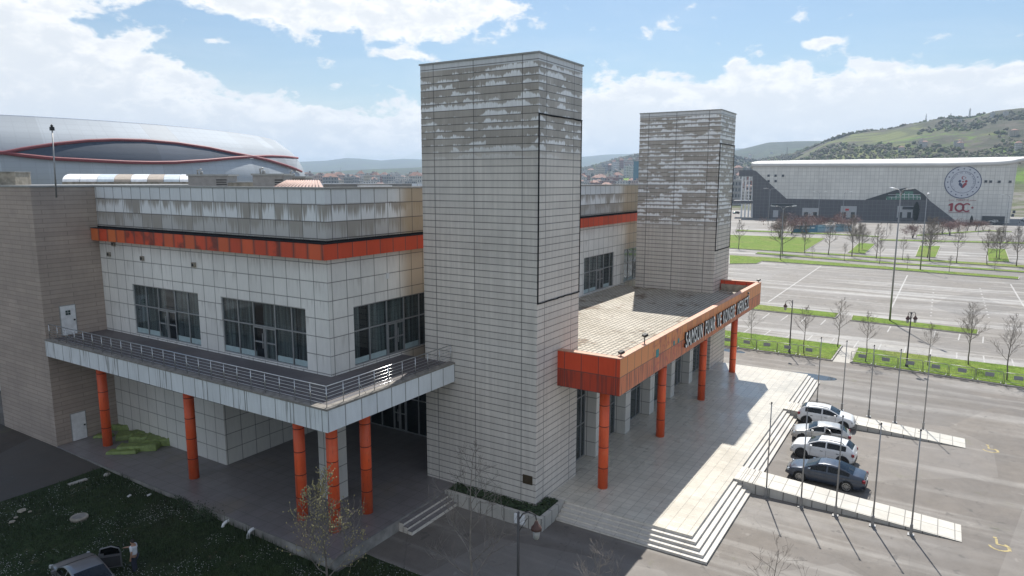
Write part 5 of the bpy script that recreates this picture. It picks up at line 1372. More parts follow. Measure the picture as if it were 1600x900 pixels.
# ------------------------------------------------------------------ stadium
SA,SB,SDEP=109.,128.,312.
Dc=ray(-22,282); Dc.z=0; Dc.normalize(); kx=Vector((Dc.x,Dc.y,0)); ky=Vector((-kx.y,kx.x,0))
sc_=CAM+kx*SDEP; sc_.z=0
SPROF=[(.86,-1),(.90,4),(.945,9),(.975,14),(.985,18),(.98,22),(.962,26),(.935,29.5),(.905,31.6),(.885,32.6)]
_sp=[(b,a) for a,b in SPROF]
def rprof(z): return sum(interp(_sp,max(-1.,min(32.6,z+d)))*k for d,k in ((-2.4,.12),(-1.2,.23),(0.,.3),(1.2,.23),(2.4,.12)))
def shell_pt(th,z,off=0.): 
    k=rprof(z); return Vector((sc_.x,sc_.y,z))+kx*(math.cos(th)*(SB*k+off))+ky*(math.sin(th)*(SA*k+off))
def shell_hit(px,py,off=.75):
    D=ray(px,py); t=60.; st_=.5
    while t<600:
        p=CAM+D*t; q=p-sc_; u,v=q.dot(kx),q.dot(ky); k=rprof(max(-1,min(32.6,p.z)))
        if (u/(SB*k+off))**2+(v/(SA*k+off))**2<=1:
            if st_<.01: return p
            t-=st_; st_*=.2
        t+=st_
    return None
std=thing('stadium','huge silvery oval stadium with crossing red ribbons behind the hall','stadium',(sc_.x,sc_.y,-1))
def shell_mat():
    m=Mt('silver_shell_panels'); px,py,pz=m.P(); P_=m.vec(px,py,pz)
    a=(py-sc_.y)._m('ARCTAN2',py-sc_.y,px-sc_.x); s_=a*(46/PI); c_=s_.floor(); rn=m.white(m.vec(c_,(pz/11.+c_*.31).floor(),1.))
    fr=(a*(140/PI)).fract(); j=fr.min(1.-fr).sm(.0,.06,1.,0.); h=(pz/1.3).fract(); jh=h.min(1.-h).sm(.0,.09,1.,0.)
    big=m.noise(P_,.03,3.)
    c=m.scale((.40,.44,.48),rn.sm(0.,1.,.84,1.1)*big.sm(.3,.7,.94,1.05)); c=m.mix(j.max(jh)*.28,c,(.25,.27,.3))
    return m.fin(c,rn.sm(0.,1.,.62,.75),.0,spec=.15)
w=MB(); nth=220; zs=[-1+33.6*i/40 for i in range(41)]
for z in zs:
    for i in range(nth): w.v.append(tuple(shell_pt(2*PI*i/nth,z)))
for k in range(len(zs)-1):
    for i in range(nth): l=(i+1)%nth; w.face((k*nth+i,k*nth+l,(k+1)*nth+l,(k+1)*nth+i),0,True)
w.build('outer_shell',shell_mat(),std)
w=MB()
ringz=[(.887,32.5),(.875,32.95),(.86,32.7),(.6,32.),(.45,30.)]
for k_,z in ringz:
    for i in range(nth):
        th=2*PI*i/nth; w.v.append(tuple(Vector((sc_.x,sc_.y,z))+kx*math.cos(th)*SB*k_+ky*math.sin(th)*SA*k_))
for k in range(len(ringz)-1):
    for i in range(nth): l=(i+1)%nth; w.face((k*nth+i,k*nth+l,(k+1)*nth+l,(k+1)*nth+i),0,True)
w.build('roof_rim',plain('blue_grey_roof_rim',(.12,.15,.20),.5,.3,sc=.05),std)
UPc=[(-120,252),(-60,246.5),(-20,241.5),(10,238),(37,232.5),(87,225),(137,220),(180,218.5),(225,219.5),(275,223.7),(325,231),(362,238.7),(394,244.6),(420,250.5),(445,258),(460,263),(471,268)]
LOc=[(-120,226),(-60,231),(-20,236),(10,239.4),(37,243),(87,248),(150,251.2),(200,253.5),(237,254.2),(275,253.7),(325,250.5),(362,247),(394,244.8),(420,243.8),(445,244.8),(465,247)]
def dens(L,n): 
    x0,x1=L[0][0],L[-1][0]; return [(x0+(x1-x0)*i/n,interp(L,x0+(x1-x0)*i/n)) for i in range(n+1)]
for L in (UPc,LOc):
    pts=[shell_hit(*p) for p in dens(L,70)]; pts=[p for p in pts if p is not None]
    w=MB()
    if len(pts)>3: w.tube(pts,.42,6); w.build('red_ribbon',plain('red_ribbon_paint',(.19,.03,.04),.6),std)
def lens(x0,x1,top,bot,mat):
    w=MB(); nx,ny=70,14
    for i in range(nx+1):
        x=x0+(x1-x0)*i/nx
        for j in range(ny+1):
            y=interp(top,x)+(interp(bot,x)-interp(top,x))*j/ny; p=shell_hit(x,y,.6) or (CAM+ray(x,y)*330); w.v.append(tuple(p))
    for i in range(nx):
        for j in range(ny): q=i*(ny+1)+j; w.face((q,q+ny+1,q+ny+2,q+1),0,True)
    w.build('dark_lens_panel',mat,std)
def lensmat(n_,col):
    m=Mt(n_); px,py,pz=m.P(); a=(py-sc_.y)._m('ARCTAN2',py-sc_.y,px-sc_.x); rn=m.white(m.vec((a*(46/PI)).floor(),1.,1.)); h=(pz/1.3).fract(); jh=h.min(1.-h).sm(0.,.1,1.,0.)
    return m.fin(m.mix(jh*.3,m.scale(col,rn.sm(0.,1.,.85,1.15)),(.05,.06,.08)),.7,.0,spec=.2)
lens(16,388,UPc,LOc,lensmat('dark_slate_panels',(.06,.08,.115)))
lens(400,464,LOc,UPc,lensmat('grey_slate_panels',(.26,.28,.31)))

# ------------------------------------------------------------------ sports hall
GA,GB=G(1176,341),G(1577,348.5); gd=(GB-GA); gd.z=0; GL=gd.length; gd.normalize(); gn=Vector((gd.y,-gd.x,0))
if gn.dot(FW)>0: gn=-gn
def FP(px,py,off=0.):
    D=ray(px,py); o=GA+gn*off; t=(o-CAM).dot(gn)/D.dot(gn); return CAM+D*t
gym=thing('sports_hall','long pale panel sports hall with a dark wave-shaped base and a round emblem','building',GA)
def gpanel(name,col):
    m=Mt(name); px,py,pz=m.P(); u=px*gd.x+py*gd.y
    a=(u/1.9); b=(pz/1.75); fa,fb=a.fract(),b.fract(); j=(fa.min(1.-fa)*1.9).min(fb.min(1.-fb)*1.75).sm(.05,.14,1.,0.)
    rn=m.white(m.vec(a.floor(),b.floor(),0.)); big=m.noise(m.vec(px,py,pz),.06,4.); run=m.noise(m.vec(u*.9,pz*.05,1.),1.,3.)
    c=m.scale(col,(rn*.1+.95)*big.sm(.3,.7,.93,1.05)*run.sm(.35,.65,.93,1.04)); c=m.mix(j*.38,c,(.22,.22,.21))
    return m.fin(c,.5)
GP=gpanel('pale_hall_panels',(.69,.68,.64)); GD=gpanel('dark_hall_panels',(.095,.097,.108)); GR=plain('white_roof_sheet',(.62,.61,.585),.55,var=.06,sc=.2)
def gslab(name,pix,th,off,mat,parent=None):
    P_=[FP(*p,off=off) for p in pix]; a=sum(((P_[i]-P_[0]).cross(P_[i-1]-P_[0])).dot(gn) for i in range(len(P_)))
    if a>0: P_=P_[::-1]
    w=MB(); w.slab(P_,gn,th); return w.build(name,mat,parent or gym)
body=[(1176,343),(1176,259.5),(1300,259.6),(1430,259.4),(1540,258.6),(1590,256),(1577,349.5)]
P_=[FP(*p) for p in body]; bk=-gn*62
w=MB(); w.slab([p for p in P_],bk.normalized(),62.); w.build('pale_wall',GP,gym)
gslab('dark_base',[(1176,343.5),(1176,266),(1181,267),(1229,310.5),(1352,312.5),(1387,301),(1404,295.5),(1416,293.5),(1430,295),(1443,303),(1453,314),(1488,341),(1494,346.5)],.45,.02,GD)
arch=gslab('arched_window',[(1352,312),(1387,301),(1404,295.5),(1416,293.5),(1430,295),(1443,303),(1451,312.5)],.1,.5,plain('dark_arch_recess',(.035,.042,.045),.3))
w=MB()
for (x0,x1,y0,y1) in ((1385,1400,307,312),(1400,1412,302,312),(1413,1426,299,312),(1427,1438,305,312)):
    a,b_,c=FP(x0,y1,.61),FP(x1,y1,.61),FP(x0,y0,.61); w.slab([a,b_,b_+Vector((0,0,c.z-a.z)),c],gn,.05)
w.build('green_pane',plain('green_glass_wall',(.10,.22,.17),.15),arch)
w=MB()
for x in (1385,1393,1400,1407,1413,1420,1427,1433,1438): a,b_=FP(x,312,.7),FP(x,301+abs(x-1416)*.3,.7); w.tube([a,b_],.14,4)
for y in (304,308): w.tube([FP(1388,y,.7),FP(1438,y,.7)],.12,4)
w.build('pane_bars',M['white'],arch)
def gwin(px,py,wp,hp,off=.02,mat=None,name='window',fr=True):
    a=FP(px-wp/2,py+hp/2,off); b_=FP(px+wp/2,py+hp/2,off); zt=FP(px,py-hp/2,off).z
    w=MB(); w.slab([a,b_,Vector((b_.x,b_.y,zt)),Vector((a.x,a.y,zt))],gn,.08); o=w.build(name,mat or plain('dark_far_glass',(.05,.06,.065),.15),gym)
    if fr:
        w=MB(); z0=a.z
        for p,q in ((a,b_),(Vector((a.x,a.y,zt)),Vector((b_.x,b_.y,zt))),(a,Vector((a.x,a.y,zt))),(b_,Vector((b_.x,b_.y,zt)))): w.tube([p+gn*.1,q+gn*.1],.12,4)
        w.build('frame',M['plate'],o)
DG=plain('dark_far_glass',(.05,.06,.065),.15); PL_=plain('pale_entrance_wall',(.42,.43,.44),.5)
for px,py in ((1200.8,274.5),(1211.8,274.5),(1223.3,274.5),(1200.8,283),(1211.8,283)): gwin(px,py,3.4,3.2,.02,DG)
for px,py in ((1540,283.5),(1547.5,283.7),(1561,284),(1578,284)): gwin(px,py,4.4,3.6,.02,DG)
gwin(1223,320.5,35,4,.5,DG,'ribbon_window'); gwin(1211.5,334,8,11,.5,PL_,'side_door',False)
for (px,wd) in ((1266,26),(1325,25),(1413,24)):
    gwin(px,331,wd,18 if px!=1266 else 12,.5,PL_,'entrance_wall',False); gwin(px-7,336,6,9,.62,DG,'entrance_door',False); gwin(px+7,336,6,9,.62,DG,'entrance_door',False)
gwin(1323.5,327.5,5.5,3,.7,M['red'],'entrance_sign',False); gwin(1419,325,18,4.5,.64,DG,'ribbon_window')
gwin(1551,343,36,10.5,.02,DG,'garage_opening'); gwin(1584,331,4,4,.02,DG); gwin(1582,336.5,4,4,.02,DG)
# roof
w=MB(); pxs_=[1174,1178,1190,1240,1300,1360,1420,1480,1530,1560,1580,1592,1604]; rows=[]
for px in pxs_:
    y=259.6 if px<1500 else interp([(1500,259.3),(1560,257.5),(1580,255.5),(1604,250)],px); e=FP(px,y,.0)
    u=interp([(1174,253.8),(1183,251.6),(1427,247.7),(1604,244.6)],px); ridge=FP(px,u,-34.)
    e0=Vector(e); rows.append([e0-Vector((0,0,.5)),e0+gn*.9-Vector((0,0,.1)),e0+gn*1.2+Vector((0,0,.7)),e0+gn*.6+Vector((0,0,1.5)),e0*.75+ridge*.25+Vector((0,0,.9)),e0*.45+ridge*.55+Vector((0,0,.7)),ridge,ridge-gn*30-Vector((0,0,3.))])
for r_ in rows: w.v += [tuple(p) for p in r_]
m_=len(rows[0])
for i in range(len(rows)-1):
    for j in range(m_-1): q=i*m_+j; w.face((q,q+m_,q+m_+1,q+1),0,True)
w.face(range(m_-1,-1,-1)); w.face([(len(rows)-1)*m_+j for j in range(m_)])
w.build('roof',GR,gym)
# open porch at the left end
w=MB(); 
def gbox(mb,x0,x1,y0,y1,off,dep,m=0):
    a=FP(x0,y1,off); b_=FP(x1,y1,off); zt=FP(x0,y0,off).z; mb.slab([a,b_,Vector((b_.x,b_.y,zt)),Vector((a.x,a.y,zt))],-gn,dep,m)
gbox(w,1154.5,1176,266,275.5,.3,14); w.build('porch_slab',GD,gym); w=MB(); gbox(w,1146,1176,313.5,318,.3,14); w.build('porch_slab',GD,gym)
for x in (1158,1163.5,1169,1174.5):
    w=MB(); gbox(w,x-.9,x+.9,275.6,313.4,0,.9); w.build('porch_column',M['white'],gym); w=MB(); gbox(w,x-1.3,x+1.3,318.1,339.5,-.2,1.); w.build('porch_column',M['white'],gym)
# emblem
ec=FP(1504.5,284.7,.1); er=(25.2/FPX)*(ec-CAM).dot(FW)
EM=Matrix(((gd.x,0,gn.x,ec.x),(gd.y,0,gn.y,ec.y),(0,1,0,ec.z),(0,0,0,1)))
NAVY=plain('navy_emblem_paint',(.045,.06,.14),.5); DRED=plain('deep_red_emblem_paint',(.30,.025,.04),.5); PALE=plain('pale_emblem_ground',(.55,.57,.62),.5)
def disc(mb,x,y,r,z0,z1,m=0,n=40,M4=EM):
    pts=[M4@Vector((x+r*math.cos(2*PI*k/n),y+r*math.sin(2*PI*k/n),z0)) for k in range(n)]; mb.slab(pts,gn,z1-z0,m)
def flat(mb,pts,z0,z1,m=0,M4=EM): mb.slab([M4@Vector((x,y,z0)) for x,y in pts],gn,z1-z0,m)
def annulus(mb,r0,r1,z,m=0,n=64):
    for k in range(n):
        a,b_=2*PI*k/n,2*PI*(k+1)/n; flat(mb,[(r0*math.cos(a),r0*math.sin(a)),(r1*math.cos(a),r1*math.sin(a)),(r1*math.cos(b_),r1*math.sin(b_)),(r0*math.cos(b_),r0*math.sin(b_))],z,z+.02,m)
def star(x,y,r,rot=PI/2): return [(x+(r if k%2==0 else r*.4)*math.cos(rot+PI*k/5),y+(r if k%2==0 else r*.4)*math.sin(rot+PI*k/5)) for k in range(10)]
w=MB(); disc(w,0,0,er,0,.05); emb=w.build('emblem',PALE,gym)
w=MB(); annulus(w,er*.955,er*1.0,.06); annulus(w,er*.655,er*.675,.06)
for k in range(16): a=PI/2+2*PI*k/16; flat(w,star(er*.82*math.cos(a),er*.82*math.sin(a),er*.062,a),.06,.09)
w.build('emblem_ring',NAVY,emb)
txt='T.C. GENÇLİK VE SPOR BAKANLIĞI '
for i,ch in enumerate(txt):
    if ch==' ': continue
    a=R(225)-2*PI*.78*i/len(txt); x,y=er*.55*math.cos(a),er*.55*math.sin(a)
    text_mesh('emblem_letter',ch,er*.085,NAVY,emb,EM@Matrix.Translation((x,y,.07))@Matrix.Rotation(a-PI/2,4,'Z')@Matrix.Translation((-er*.03,0,0)),.01)
w=MB()
for s_ in (-1,1):
    disc(w,s_*er*.17,er*.06,er*.075,.06,.1,0 if s_<0 else 1,20)
    flat(w,[(s_*er*q[0],er*q[1]) for q in (((.0,-.36),(.06,-.34),(.22,-.14),(.2,-.02),(.12,-.03),(.02,-.12),(.0,-.2)) if s_>0 else ((.0,-.36),(.0,-.2),(.02,-.12),(.12,-.03),(.2,-.02),(.22,-.14),(.06,-.34)))] if s_>0 else [(-er*q[0],er*q[1]) for q in ((.0,-.36),(.06,-.34),(.22,-.14),(.2,-.02),(.12,-.03),(.02,-.12),(.0,-.2))][::-1],.06,.1,1 if s_>0 else 0)
n=18
o_=[(er*(.015+.11*math.cos(t)),er*(.27+.11*math.sin(t))) for t in [R(45+270*k/n) for k in range(n+1)]]; i_=[(er*(.04+.085*math.cos(t)),er*(.27+.085*math.sin(t))) for t in [R(315-270*k/n) for k in range(n+1)]]
for k in range(n): flat(w,[o_[k],o_[k+1],i_[n-k-1],i_[n-k]],.06,.1,1)
flat(w,star(er*.12,er*.27,er*.05),.06,.1,1); disc(w,0,er*.03,er*.05,.06,.1,1,16)
w.build('emblem_figure',[NAVY,DRED],emb)
c1=FP(1481,330,.06); k1=(c1-CAM).dot(FW)/FPX
E1=Matrix(((gd.x,0,gn.x,c1.x),(gd.y,0,gn.y,c1.y),(0,1,0,c1.z),(0,0,0,1)))
w=MB(); w.slab([E1@Vector((x*k1,y*k1,0)) for x,y in ((1.,0),(6.2,0),(6.2,12.6),(3.2,12.6),(.2,10.4),(.2,8.2),(2.6,9.2),(2.6,1.2),(1.,1.2))],gn,.05); w.build('anniversary_number',DRED,gym)
def ringshape(mb,cx,cy,r0,r1,a0,a1,n=36):
    for k in range(n):
        a,b_=R(a0+(a1-a0)*k/n),R(a0+(a1-a0)*(k+1)/n); mb.slab([E1@Vector(((cx+r*math.cos(t))*k1,(cy+r*math.sin(t)*1.05)*k1,.0)) for r,t in ((r0,a),(r1,a),(r1,b_),(r0,b_))],gn,.05)
w=MB(); ringshape(w,15.2,6,4.1,6.7,0,360); w.build('anniversary_zero',DRED,gym)
w=MB(); ringshape(w,25.,6,4.6,6.6,48,312); w.slab([E1@Vector((x*k1,y*k1,.0)) for x,y in star(32.4,6,2.4,.3)],gn,.05); w.build('anniversary_crescent',DRED,gym)
text_mesh('anniversary_lettering','TÜRKİYE',2.3*k1,DRED,gym,E1@Matrix.Translation((9.5*k1,16.3*k1,0)),.03,width=17*k1)
w=MB()
for x0,x1,y in ((-.5,7.,16.3),(28.,37,16.3),(2,31,-2.6)):
    for k in range(int((x1-x0)/1.5)): w.slab([E1@Vector(((x0+k*1.5+dx)*k1,(y+dy)*k1,0)) for dx,dy in ((0,.2),(.9,.2),(.9,1.5),(0,1.5))],gn,.04)
w.build('small_lettering',plain('faded_red_paint',(.36,.20,.20),.6),gym)

# ------------------------------------------------------------------ town
def house_mat(name,col):
    m=Mt(name); px,py,pz=m.objP(); nx,ny,nz=m.Nn(); side=nx.abs().gt(.5)
    tc=m.t.nodes.new('ShaderNodeTexCoord'); sn=m.sep(tc.outputs['Normal']); side=sn[0].abs().gt(.5)
    u=py*side+px*(1.-side); a=(u/3.1).fract(); b=(pz/3.).fract(); w_=a.gt(.28)*a.lt(.72)*b.gt(.3)*b.lt(.8)*sn[2].abs().lt(.5)
    rn=m.white(m.vec((u/3.1).floor(),(pz/3.).floor(),side)); slab=b.lt(.1)
    c=m.mix(m.objrand()*.35,col,(.42,.38,.34)); c=m.mix(slab*.5,c,(.5,.49,.47)); c=m.mix(w_*rn.sm(.0,.2,.6,1.),c,(.055,.065,.075))
    return m.fin(c,.7)
HW=[('white',(.58,.57,.55)),('cream',(.50,.44,.34)),('grey',(.24,.25,.27)),('pinkish',(.42,.29,.25)),('brick-red',(.24,.10,.08))]
HM=[house_mat(n+'_rendered_wall',c) for n,c in HW]; RF=[plain('red_roof_tiles',(.30,.16,.12),.8,var=.2,sc=.3),plain('pale_flat_roof',(.42,.41,.40),.8,var=.2,sc=.3)]
HP={}
def house_mesh(k,flat_):
    if (k,flat_) in HP: return HP[(k,flat_)]
    b=MB(); W,D_,H=8.,6.5,12.
    b.box(-W,W,-D_,D_,-6,H,0)
    for x in (-W*.55,W*.45):                      # stacked balconies
        for z in (3.,6.,9.): b.box(x-1.7,x+1.7,-D_-1.1,-D_-.01,z-.15,z+.75,0)
    b.box(-W*.2,W*.1,-D_-.5,-D_-.012,0,H+.8,0)
    if flat_: b.box(-W-.3,W+.3,-D_-.3,D_+.3,H+.002,H+.5,1); b.box(-2,2,-2,2,H+.502,H+2.6,0); b.box(3.5,5.2,-1,1,H+.502,H+1.6,1)
    else:
        n=len(b.v); z0,z1=H+.002,H+3.2; b.v += [(-W-.7,-D_-.7,z0),(W+.7,-D_-.7,z0),(W+.7,D_+.7,z0),(-W-.7,D_+.7,z0),(-W*.45,0,z1),(W*.45,0,z1)]
        for q in ((0,1,5,4),(1,2,5),(2,3,4,5),(3,0,4),(3,2,1,0)): b.face([n+i for i in q],1)
        b.box(2.,2.9,1.,1.9,z0+.4,z1+.9,1)
    HP[(k,flat_)]=b.mesh('house',[HM[k],RF[1 if flat_ else 0]],(0,0,0)); return HP[(k,flat_)]
rs=random.Random(77)
def house(px,r_,label,group,kk=None,sc=None,minz=None):
    D=ray(px,282); az=math.atan2(D.y,D.x); x,y=CAM.x+r_*math.cos(az),CAM.y+r_*math.sin(az); z=terrain_z(r_,az)
    k=kk if kk is not None else rs.choices(range(5),(8,3,3,2,1))[0]; fl=rs.random()<.6
    o=bpy.data.objects.new('town_house' ,house_mesh(k,fl)); COL.objects.link(o); o.location=(x,y,z); o.rotation_euler.z=YAW-PI/2+rs.uniform(-.6,.6)
    s_=sc or .8; o.scale=(s_*rs.uniform(.7,1.5),s_*rs.uniform(.8,1.3),s_*rs.uniform(.9,2.1))
    tag(o,label%(HW[k][0],'flat' if fl else 'red-tiled'),'house',group); return o
for i in range(105): house(470+196*(i+rs.random())/105,rs.uniform(900,1800),'distant %s block with a %s roof between the stadium and big tower','town blocks between the stadium and the big tower')
for i in range(62): house(903+98*(i+rs.random())/62,rs.uniform(900,1700),'distant %s town block with a %s roof between the two towers','town blocks between the two towers',kk=rs.choice((0,0,0,0,1,3,4,2)))
for i in range(16): house(1143+34*(i+rs.random())/16,rs.uniform(560,1200),'%s town block with a %s roof just left of the sports hall','town blocks left of the sports hall')
for i,(px,py) in enumerate(((1434,233),(1440,231.5),(1489,229),(1495,232),(1493,226),(1572,214),(1577,213.5),(1540,189),(1560,184),(1491,193),(1585,237),(1404,239),(952,259),(962,256),(972,259),(981,253),(944,262),(1170,247),(1185,252),(1203,240))):
    r_=interp(D_GRN,px)*.97; D=ray(px,py); az=math.atan2(D.y,D.x); 
    # walk out along the sight line until it meets the hillside
    t=500.
    while t<2600:
        p=CAM+D*t; rr=math.hypot(p.x-CAM.x,p.y-CAM.y)
        if p.z<=terrain_z(rr,az): break
        t+=8.
    o=house(px,rr,'small %s house with a %s roof on the hillside, '+ORD[i]+' of twenty','houses on the green hillside',kk=rs.choice((0,0,1)),sc=.36)
c=at_height(994,250,50)
# blue tower block edge beside the far tower
D=ray(997,258); az=math.atan2(D.y,D.x); r_=950; bt=thing('blue_tower_block','slim blue-clad tower block peeping out beside the far tower','building',(CAM.x+r_*math.cos(az),CAM.y+r_*math.sin(az),terrain_z(r_,az)))
b=MB(); hz=CAM.z+ray(997,252).z/math.hypot(ray(997,252).x,ray(997,252).y)*r_-bt.location.z; b.box(-3.5,6,-5,5,-4,hz); b.build('shaft',plain('teal_blue_cladding',(.05,.17,.23),.5),bt,True); b=MB(); b.box(-3.7,6.2,-5.2,5.2,hz+.002,hz+.8); b.build('roof_slab',M['sheet'],bt,True)
# ------------------------------------------------------------------ woods on the hills (too many to count)
w=MB(); rs=random.Random(15); cnt=0
while cnt<6000:
    px=rs.choice((rs.uniform(1120,1660),rs.uniform(1120,1660),rs.uniform(895,1010))); D=ray(px,282); az=math.atan2(D.y,D.x); Dg=interp(D_GRN,px); r_=Dg*rs.uniform(.44,1.01)
    if px<1010 and r_<Dg*.8: continue
    x,y=CAM.x+r_*math.cos(az),CAM.y+r_*math.sin(az)
    nn=noise.fractal(Vector((x*.006,y*.006,2)),1.,2.,3)
    if nn+.35*noise.noise(Vector((x*.03,y*.03,7)))<rs.uniform(-.05,.2): continue
    z=terrain_z(r_,az); s_=rs.choice((1.,1.,1.5))*rs.uniform(1.,2.8)*(r_/1500)**.5
    w.blob((x,y,z+s_*.6),s_*rs.uniform(.8,1.3),s_*rs.uniform(.8,1.3),s_*rs.uniform(.7,1.2),rs.random()*20,m=rs.choice((0,0,1,2)),jit=.4,sub=0); cnt+=1
tag(w.build('hill_woods',[plain('bare_wood_crowns',(.14,.125,.085),.95,var=.35,sc=.05),plain('dark_wood_crowns',(.085,.10,.05),.95,var=.35,sc=.05),plain('olive_wood_crowns',(.12,.145,.05),.95,var=.35,sc=.05)]),'bare and dark woods covering the hillside behind the sports hall','woods',kind='stuff')
w=MB(); cnt=0
while cnt<500:
    px=rs.choice((rs.uniform(465,665),rs.uniform(900,1005),rs.uniform(1140,1180))); D=ray(px,282); az=math.atan2(D.y,D.x); r_=rs.uniform(600,2100); x,y=CAM.x+r_*math.cos(az),CAM.y+r_*math.sin(az)
    s_=rs.uniform(2.5,5.); w.blob((x,y,terrain_z(r_,az)+s_*.7),s_,s_,s_*1.1,rs.random()*20,m=rs.choice((0,1)),jit=.4,sub=0); cnt+=1
tag(w.build('town_trees',[M['bark'],plain('town_tree_crowns',(.05,.055,.03),.95)]),'mass of small trees scattered among the far town blocks','trees',kind='stuff')
# pylons
for i,(px,pb,pt,dd) in enumerate(((1446,194,178,1.0),(1485,186,178,1.05),(1514.6,184,171,1.0),(1229,249,228,.8),(533,283,261,.9))):
    D=ray(px,pb); az=math.atan2(D.y,D.x); r_=interp(D_GRN,px)*.99*dd; z=terrain_z(r_,az); g=Vector((CAM.x+r_*math.cos(az),CAM.y+r_*math.sin(az),z)); h=max(18,hgt(g,pt)); h=min(h,60)
    t=thing('power_pylon',('lattice power pylon on the hill crest, left one','lattice power pylon on the hill crest, middle one','lattice power pylon on the hill crest, right and tallest one','lattice mast on the low shoulder of the hill behind the sports hall','lone lattice mast rising above the far town')[i],'pylon',g,rs.uniform(0,1)); b=MB(); q=h*.1
    for sx in (-1,1):
        for sy in (-1,1): b.tube([(sx*q,sy*q,-2),(sx*q*.3,sy*q*.3,h*.6),(0,0,h)],.28,4)
    for k in range(5):
        f=1-k*.14; z0=h*k*.12; b.tube([(-q*f,-q*f,z0),(q*(f-.14),q*(f-.14),z0+h*.12)],.16,3); b.tube([(q*f,-q*f,z0),(-q*(f-.14),q*(f-.14),z0+h*.12)],.16,3)
    b.build('lattice',M['galv'],t,True); b=MB()
    for zz,ww in ((.72,.2),(.83,.16),(.93,.11)): b.tube([(-h*ww,0,h*zz),(0,0,h*(zz+.03)),(h*ww,0,h*zz)],.22,4)
    b.build('crossarms',M['galv'],t,True)

# ------------------------------------------------------------------ air, sky, sun, camera
HAZE=1.7e-4
hm=bpy.data.materials.new('air_haze'); hm.use_nodes=True; hm.node_tree.nodes.clear(); o_=hm.node_tree.nodes.new('ShaderNodeOutputMaterial'); v_=hm.node_tree.nodes.new('ShaderNodeVolumePrincipled')
v_.inputs['Color'].default_value=(.62,.79,1.,1); v_.inputs['Density'].default_value=HAZE; v_.inputs['Anisotropy'].default_value=.2
hm.node_tree.links.new(v_.outputs[0],o_.inputs['Volume'])
w=MB(); w.box(-9300,9300,-9300,9300,-3.2,372); tag(w.build('haze',hm),'thin pale blue air haze','haze',kind='stuff')
SAZ,SEL=R(21.),R(51.5)
W_=bpy.data.worlds.new('World'); SC.world=W_; W_.use_nodes=True; nt=W_.node_tree; nt.nodes.clear()
wo=nt.nodes.new('ShaderNodeOutputWorld'); sky=nt.nodes.new('ShaderNodeTexSky'); sky.sky_type='NISHITA'; sky.sun_disc=False; sky.sun_elevation=SEL; sky.sun_rotation=PI/2-SAZ; sky.air_density=1.25; sky.dust_density=.6; sky.ozone_density=2.2; sky.altitude=50
ms=Mt('',tree=nt); tc=nt.nodes.new('ShaderNodeTexCoord'); dx,dy,dz=ms.sep(tc.outputs['Generated'])
az=dy._m('ARCTAN2',dy,dx); el=dz._m('ARCSINE',dz)
def pxdir(px,py): D=ray(px,py).normalized(); return math.atan2(D.y,D.x),math.asin(D.z)
zz=dz.max(0.)+.10
cu=ms.vec(dx/zz,dy/zz,0.)
n1=ms.noise(ms.vec(az*9.,el*17.,1.),1.,9.,.58,.35); n2=ms.noise(ms.vec(az*30.,el*52.,4.),1.,7.,.6,.2); n3=ms.noise(ms.vec(az*5.,el*24.,9.),1.,6.,.6,.8)
def blob(px,py,sx,sy,amp,rot=0.):
    a0,e0=pxdir(px,py); sx,sy=sx/FPX,sy/FPX
    u=(az-a0)*-1.*math.cos(e0); v=el-e0
    if rot: c_,s_=math.cos(rot),math.sin(rot); u,v=u*c_+v*s_,v*c_-u*s_
    q=(u/sx)*(u/sx)+(v/sy)*(v/sy); return q._m('EXPONENT',q*-1.)*amp
cum=None
for a in ((520,12,190,32,1.05,-.05),(650,40,90,22,.8,0),(380,2,90,26,.8,0),(20,60,150,70,1.1,0),(60,170,260,80,1.15,-.25),(250,235,260,60,1.0,-.1),(540,205,230,45,1.0,0),(700,8,60,20,.5,0),(775,6,40,22,.8,0),(1000,175,170,45,.75,0),(1330,150,190,42,1.05,0),(1230,185,260,50,.95,0),(960,190,90,40,.8,0),(1280,67,28,9,1.0,0),(1100,215,300,40,.9,0),(1149,98,12,7,.8,0),(1600,150,60,20,.7,0),(1590,105,14,8,.7,0),(345,66,34,6,.75,0),(265,112,52,16,.72,-.25),(640,88,75,9,.85,-.12),(1215,110,50,12,.6,.2),(1510,123,40,9,.5,0),(1450,160,80,30,.5,0)):
    b_=blob(*a); cum=b_ if cum is None else cum+b_
dens_=cum*.55+(n1-.5)*1.55+(n2-.5)*1.05
cov=dens_.sm(.2,.46)
veil=(n3.sm(.42,.75)*.16*el.sm(R(22.),R(4.)))+el.sm(R(4.),R(-1.))*.3+blob(60,200,330,80,.5)+blob(1250,215,420,45,.3)+blob(540,225,230,45,.5)
shade=(dens_-.25+(n2-.5)*.9).sm(.1,.75)                     # thick cores a little greyer
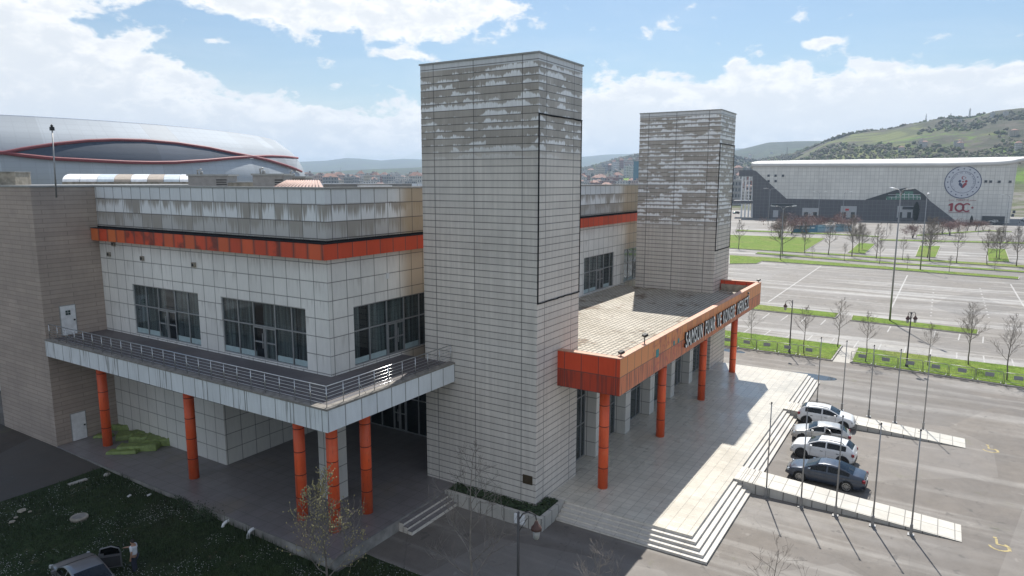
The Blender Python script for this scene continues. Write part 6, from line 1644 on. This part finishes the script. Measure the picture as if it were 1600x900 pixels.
back=(dx*-.80+dy*-.45+dz*.4).sm(.15,.75); cov=cov.max(back*.34)  # unseen bright cloud bank behind the camera, added to lift the shaded faces
cloudc=ms.mix(shade*.7,(1.,.985,.96),(.74,.77,.80)); cloudc=ms.mix(n2.sm(.42,.62)*.35,cloudc,(.72,.75,.79))
b1=nt.nodes.new('ShaderNodeBackground'); b1.inputs[1].default_value=.073; skc=nt.nodes.new('ShaderNodeMixRGB'); skc.blend_type='MULTIPLY'; skc.inputs[0].default_value=1.; skc.inputs[2].default_value=(.86,.97,1.06,1); nt.links.new(sky.outputs[0],skc.inputs[1]); nt.links.new(skc.outputs[0],b1.inputs[0])
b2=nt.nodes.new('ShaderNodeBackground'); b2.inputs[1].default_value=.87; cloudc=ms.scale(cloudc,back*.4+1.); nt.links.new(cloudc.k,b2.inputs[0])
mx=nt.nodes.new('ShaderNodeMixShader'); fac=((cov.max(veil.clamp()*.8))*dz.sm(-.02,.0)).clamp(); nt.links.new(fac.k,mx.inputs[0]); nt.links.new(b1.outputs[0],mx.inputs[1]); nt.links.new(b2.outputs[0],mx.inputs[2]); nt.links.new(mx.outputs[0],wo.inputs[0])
sl=bpy.data.lights.new('sun','SUN'); sl.energy=5.; sl.angle=R(.53); sl.color=(1,.955,.88); so=bpy.data.objects.new('sun',sl); COL.objects.link(so)
so.rotation_euler=Vector((math.cos(SEL)*math.cos(SAZ),math.cos(SEL)*math.sin(SAZ),math.sin(SEL))).to_track_quat('Z','Y').to_euler()
cd=bpy.data.cameras.new('camera'); cd.sensor_width=36; cd.lens=36*FPX/1600; cd.clip_end=40000; cd.clip_start=.3
co=bpy.data.objects.new('camera',cd); COL.objects.link(co); co.matrix_world=Matrix(((RT.x,UP.x,-FW.x,CAM.x),(RT.y,UP.y,-FW.y,CAM.y),(RT.z,UP.z,-FW.z,CAM.z),(0,0,0,1))); SC.camera=co
vs=SC.view_settings; vs.view_transform='Standard'; vs.look='None'; vs.exposure=.42; vs.gamma=1.; vs.use_curve_mapping=False
SC.render.engine='CYCLES'
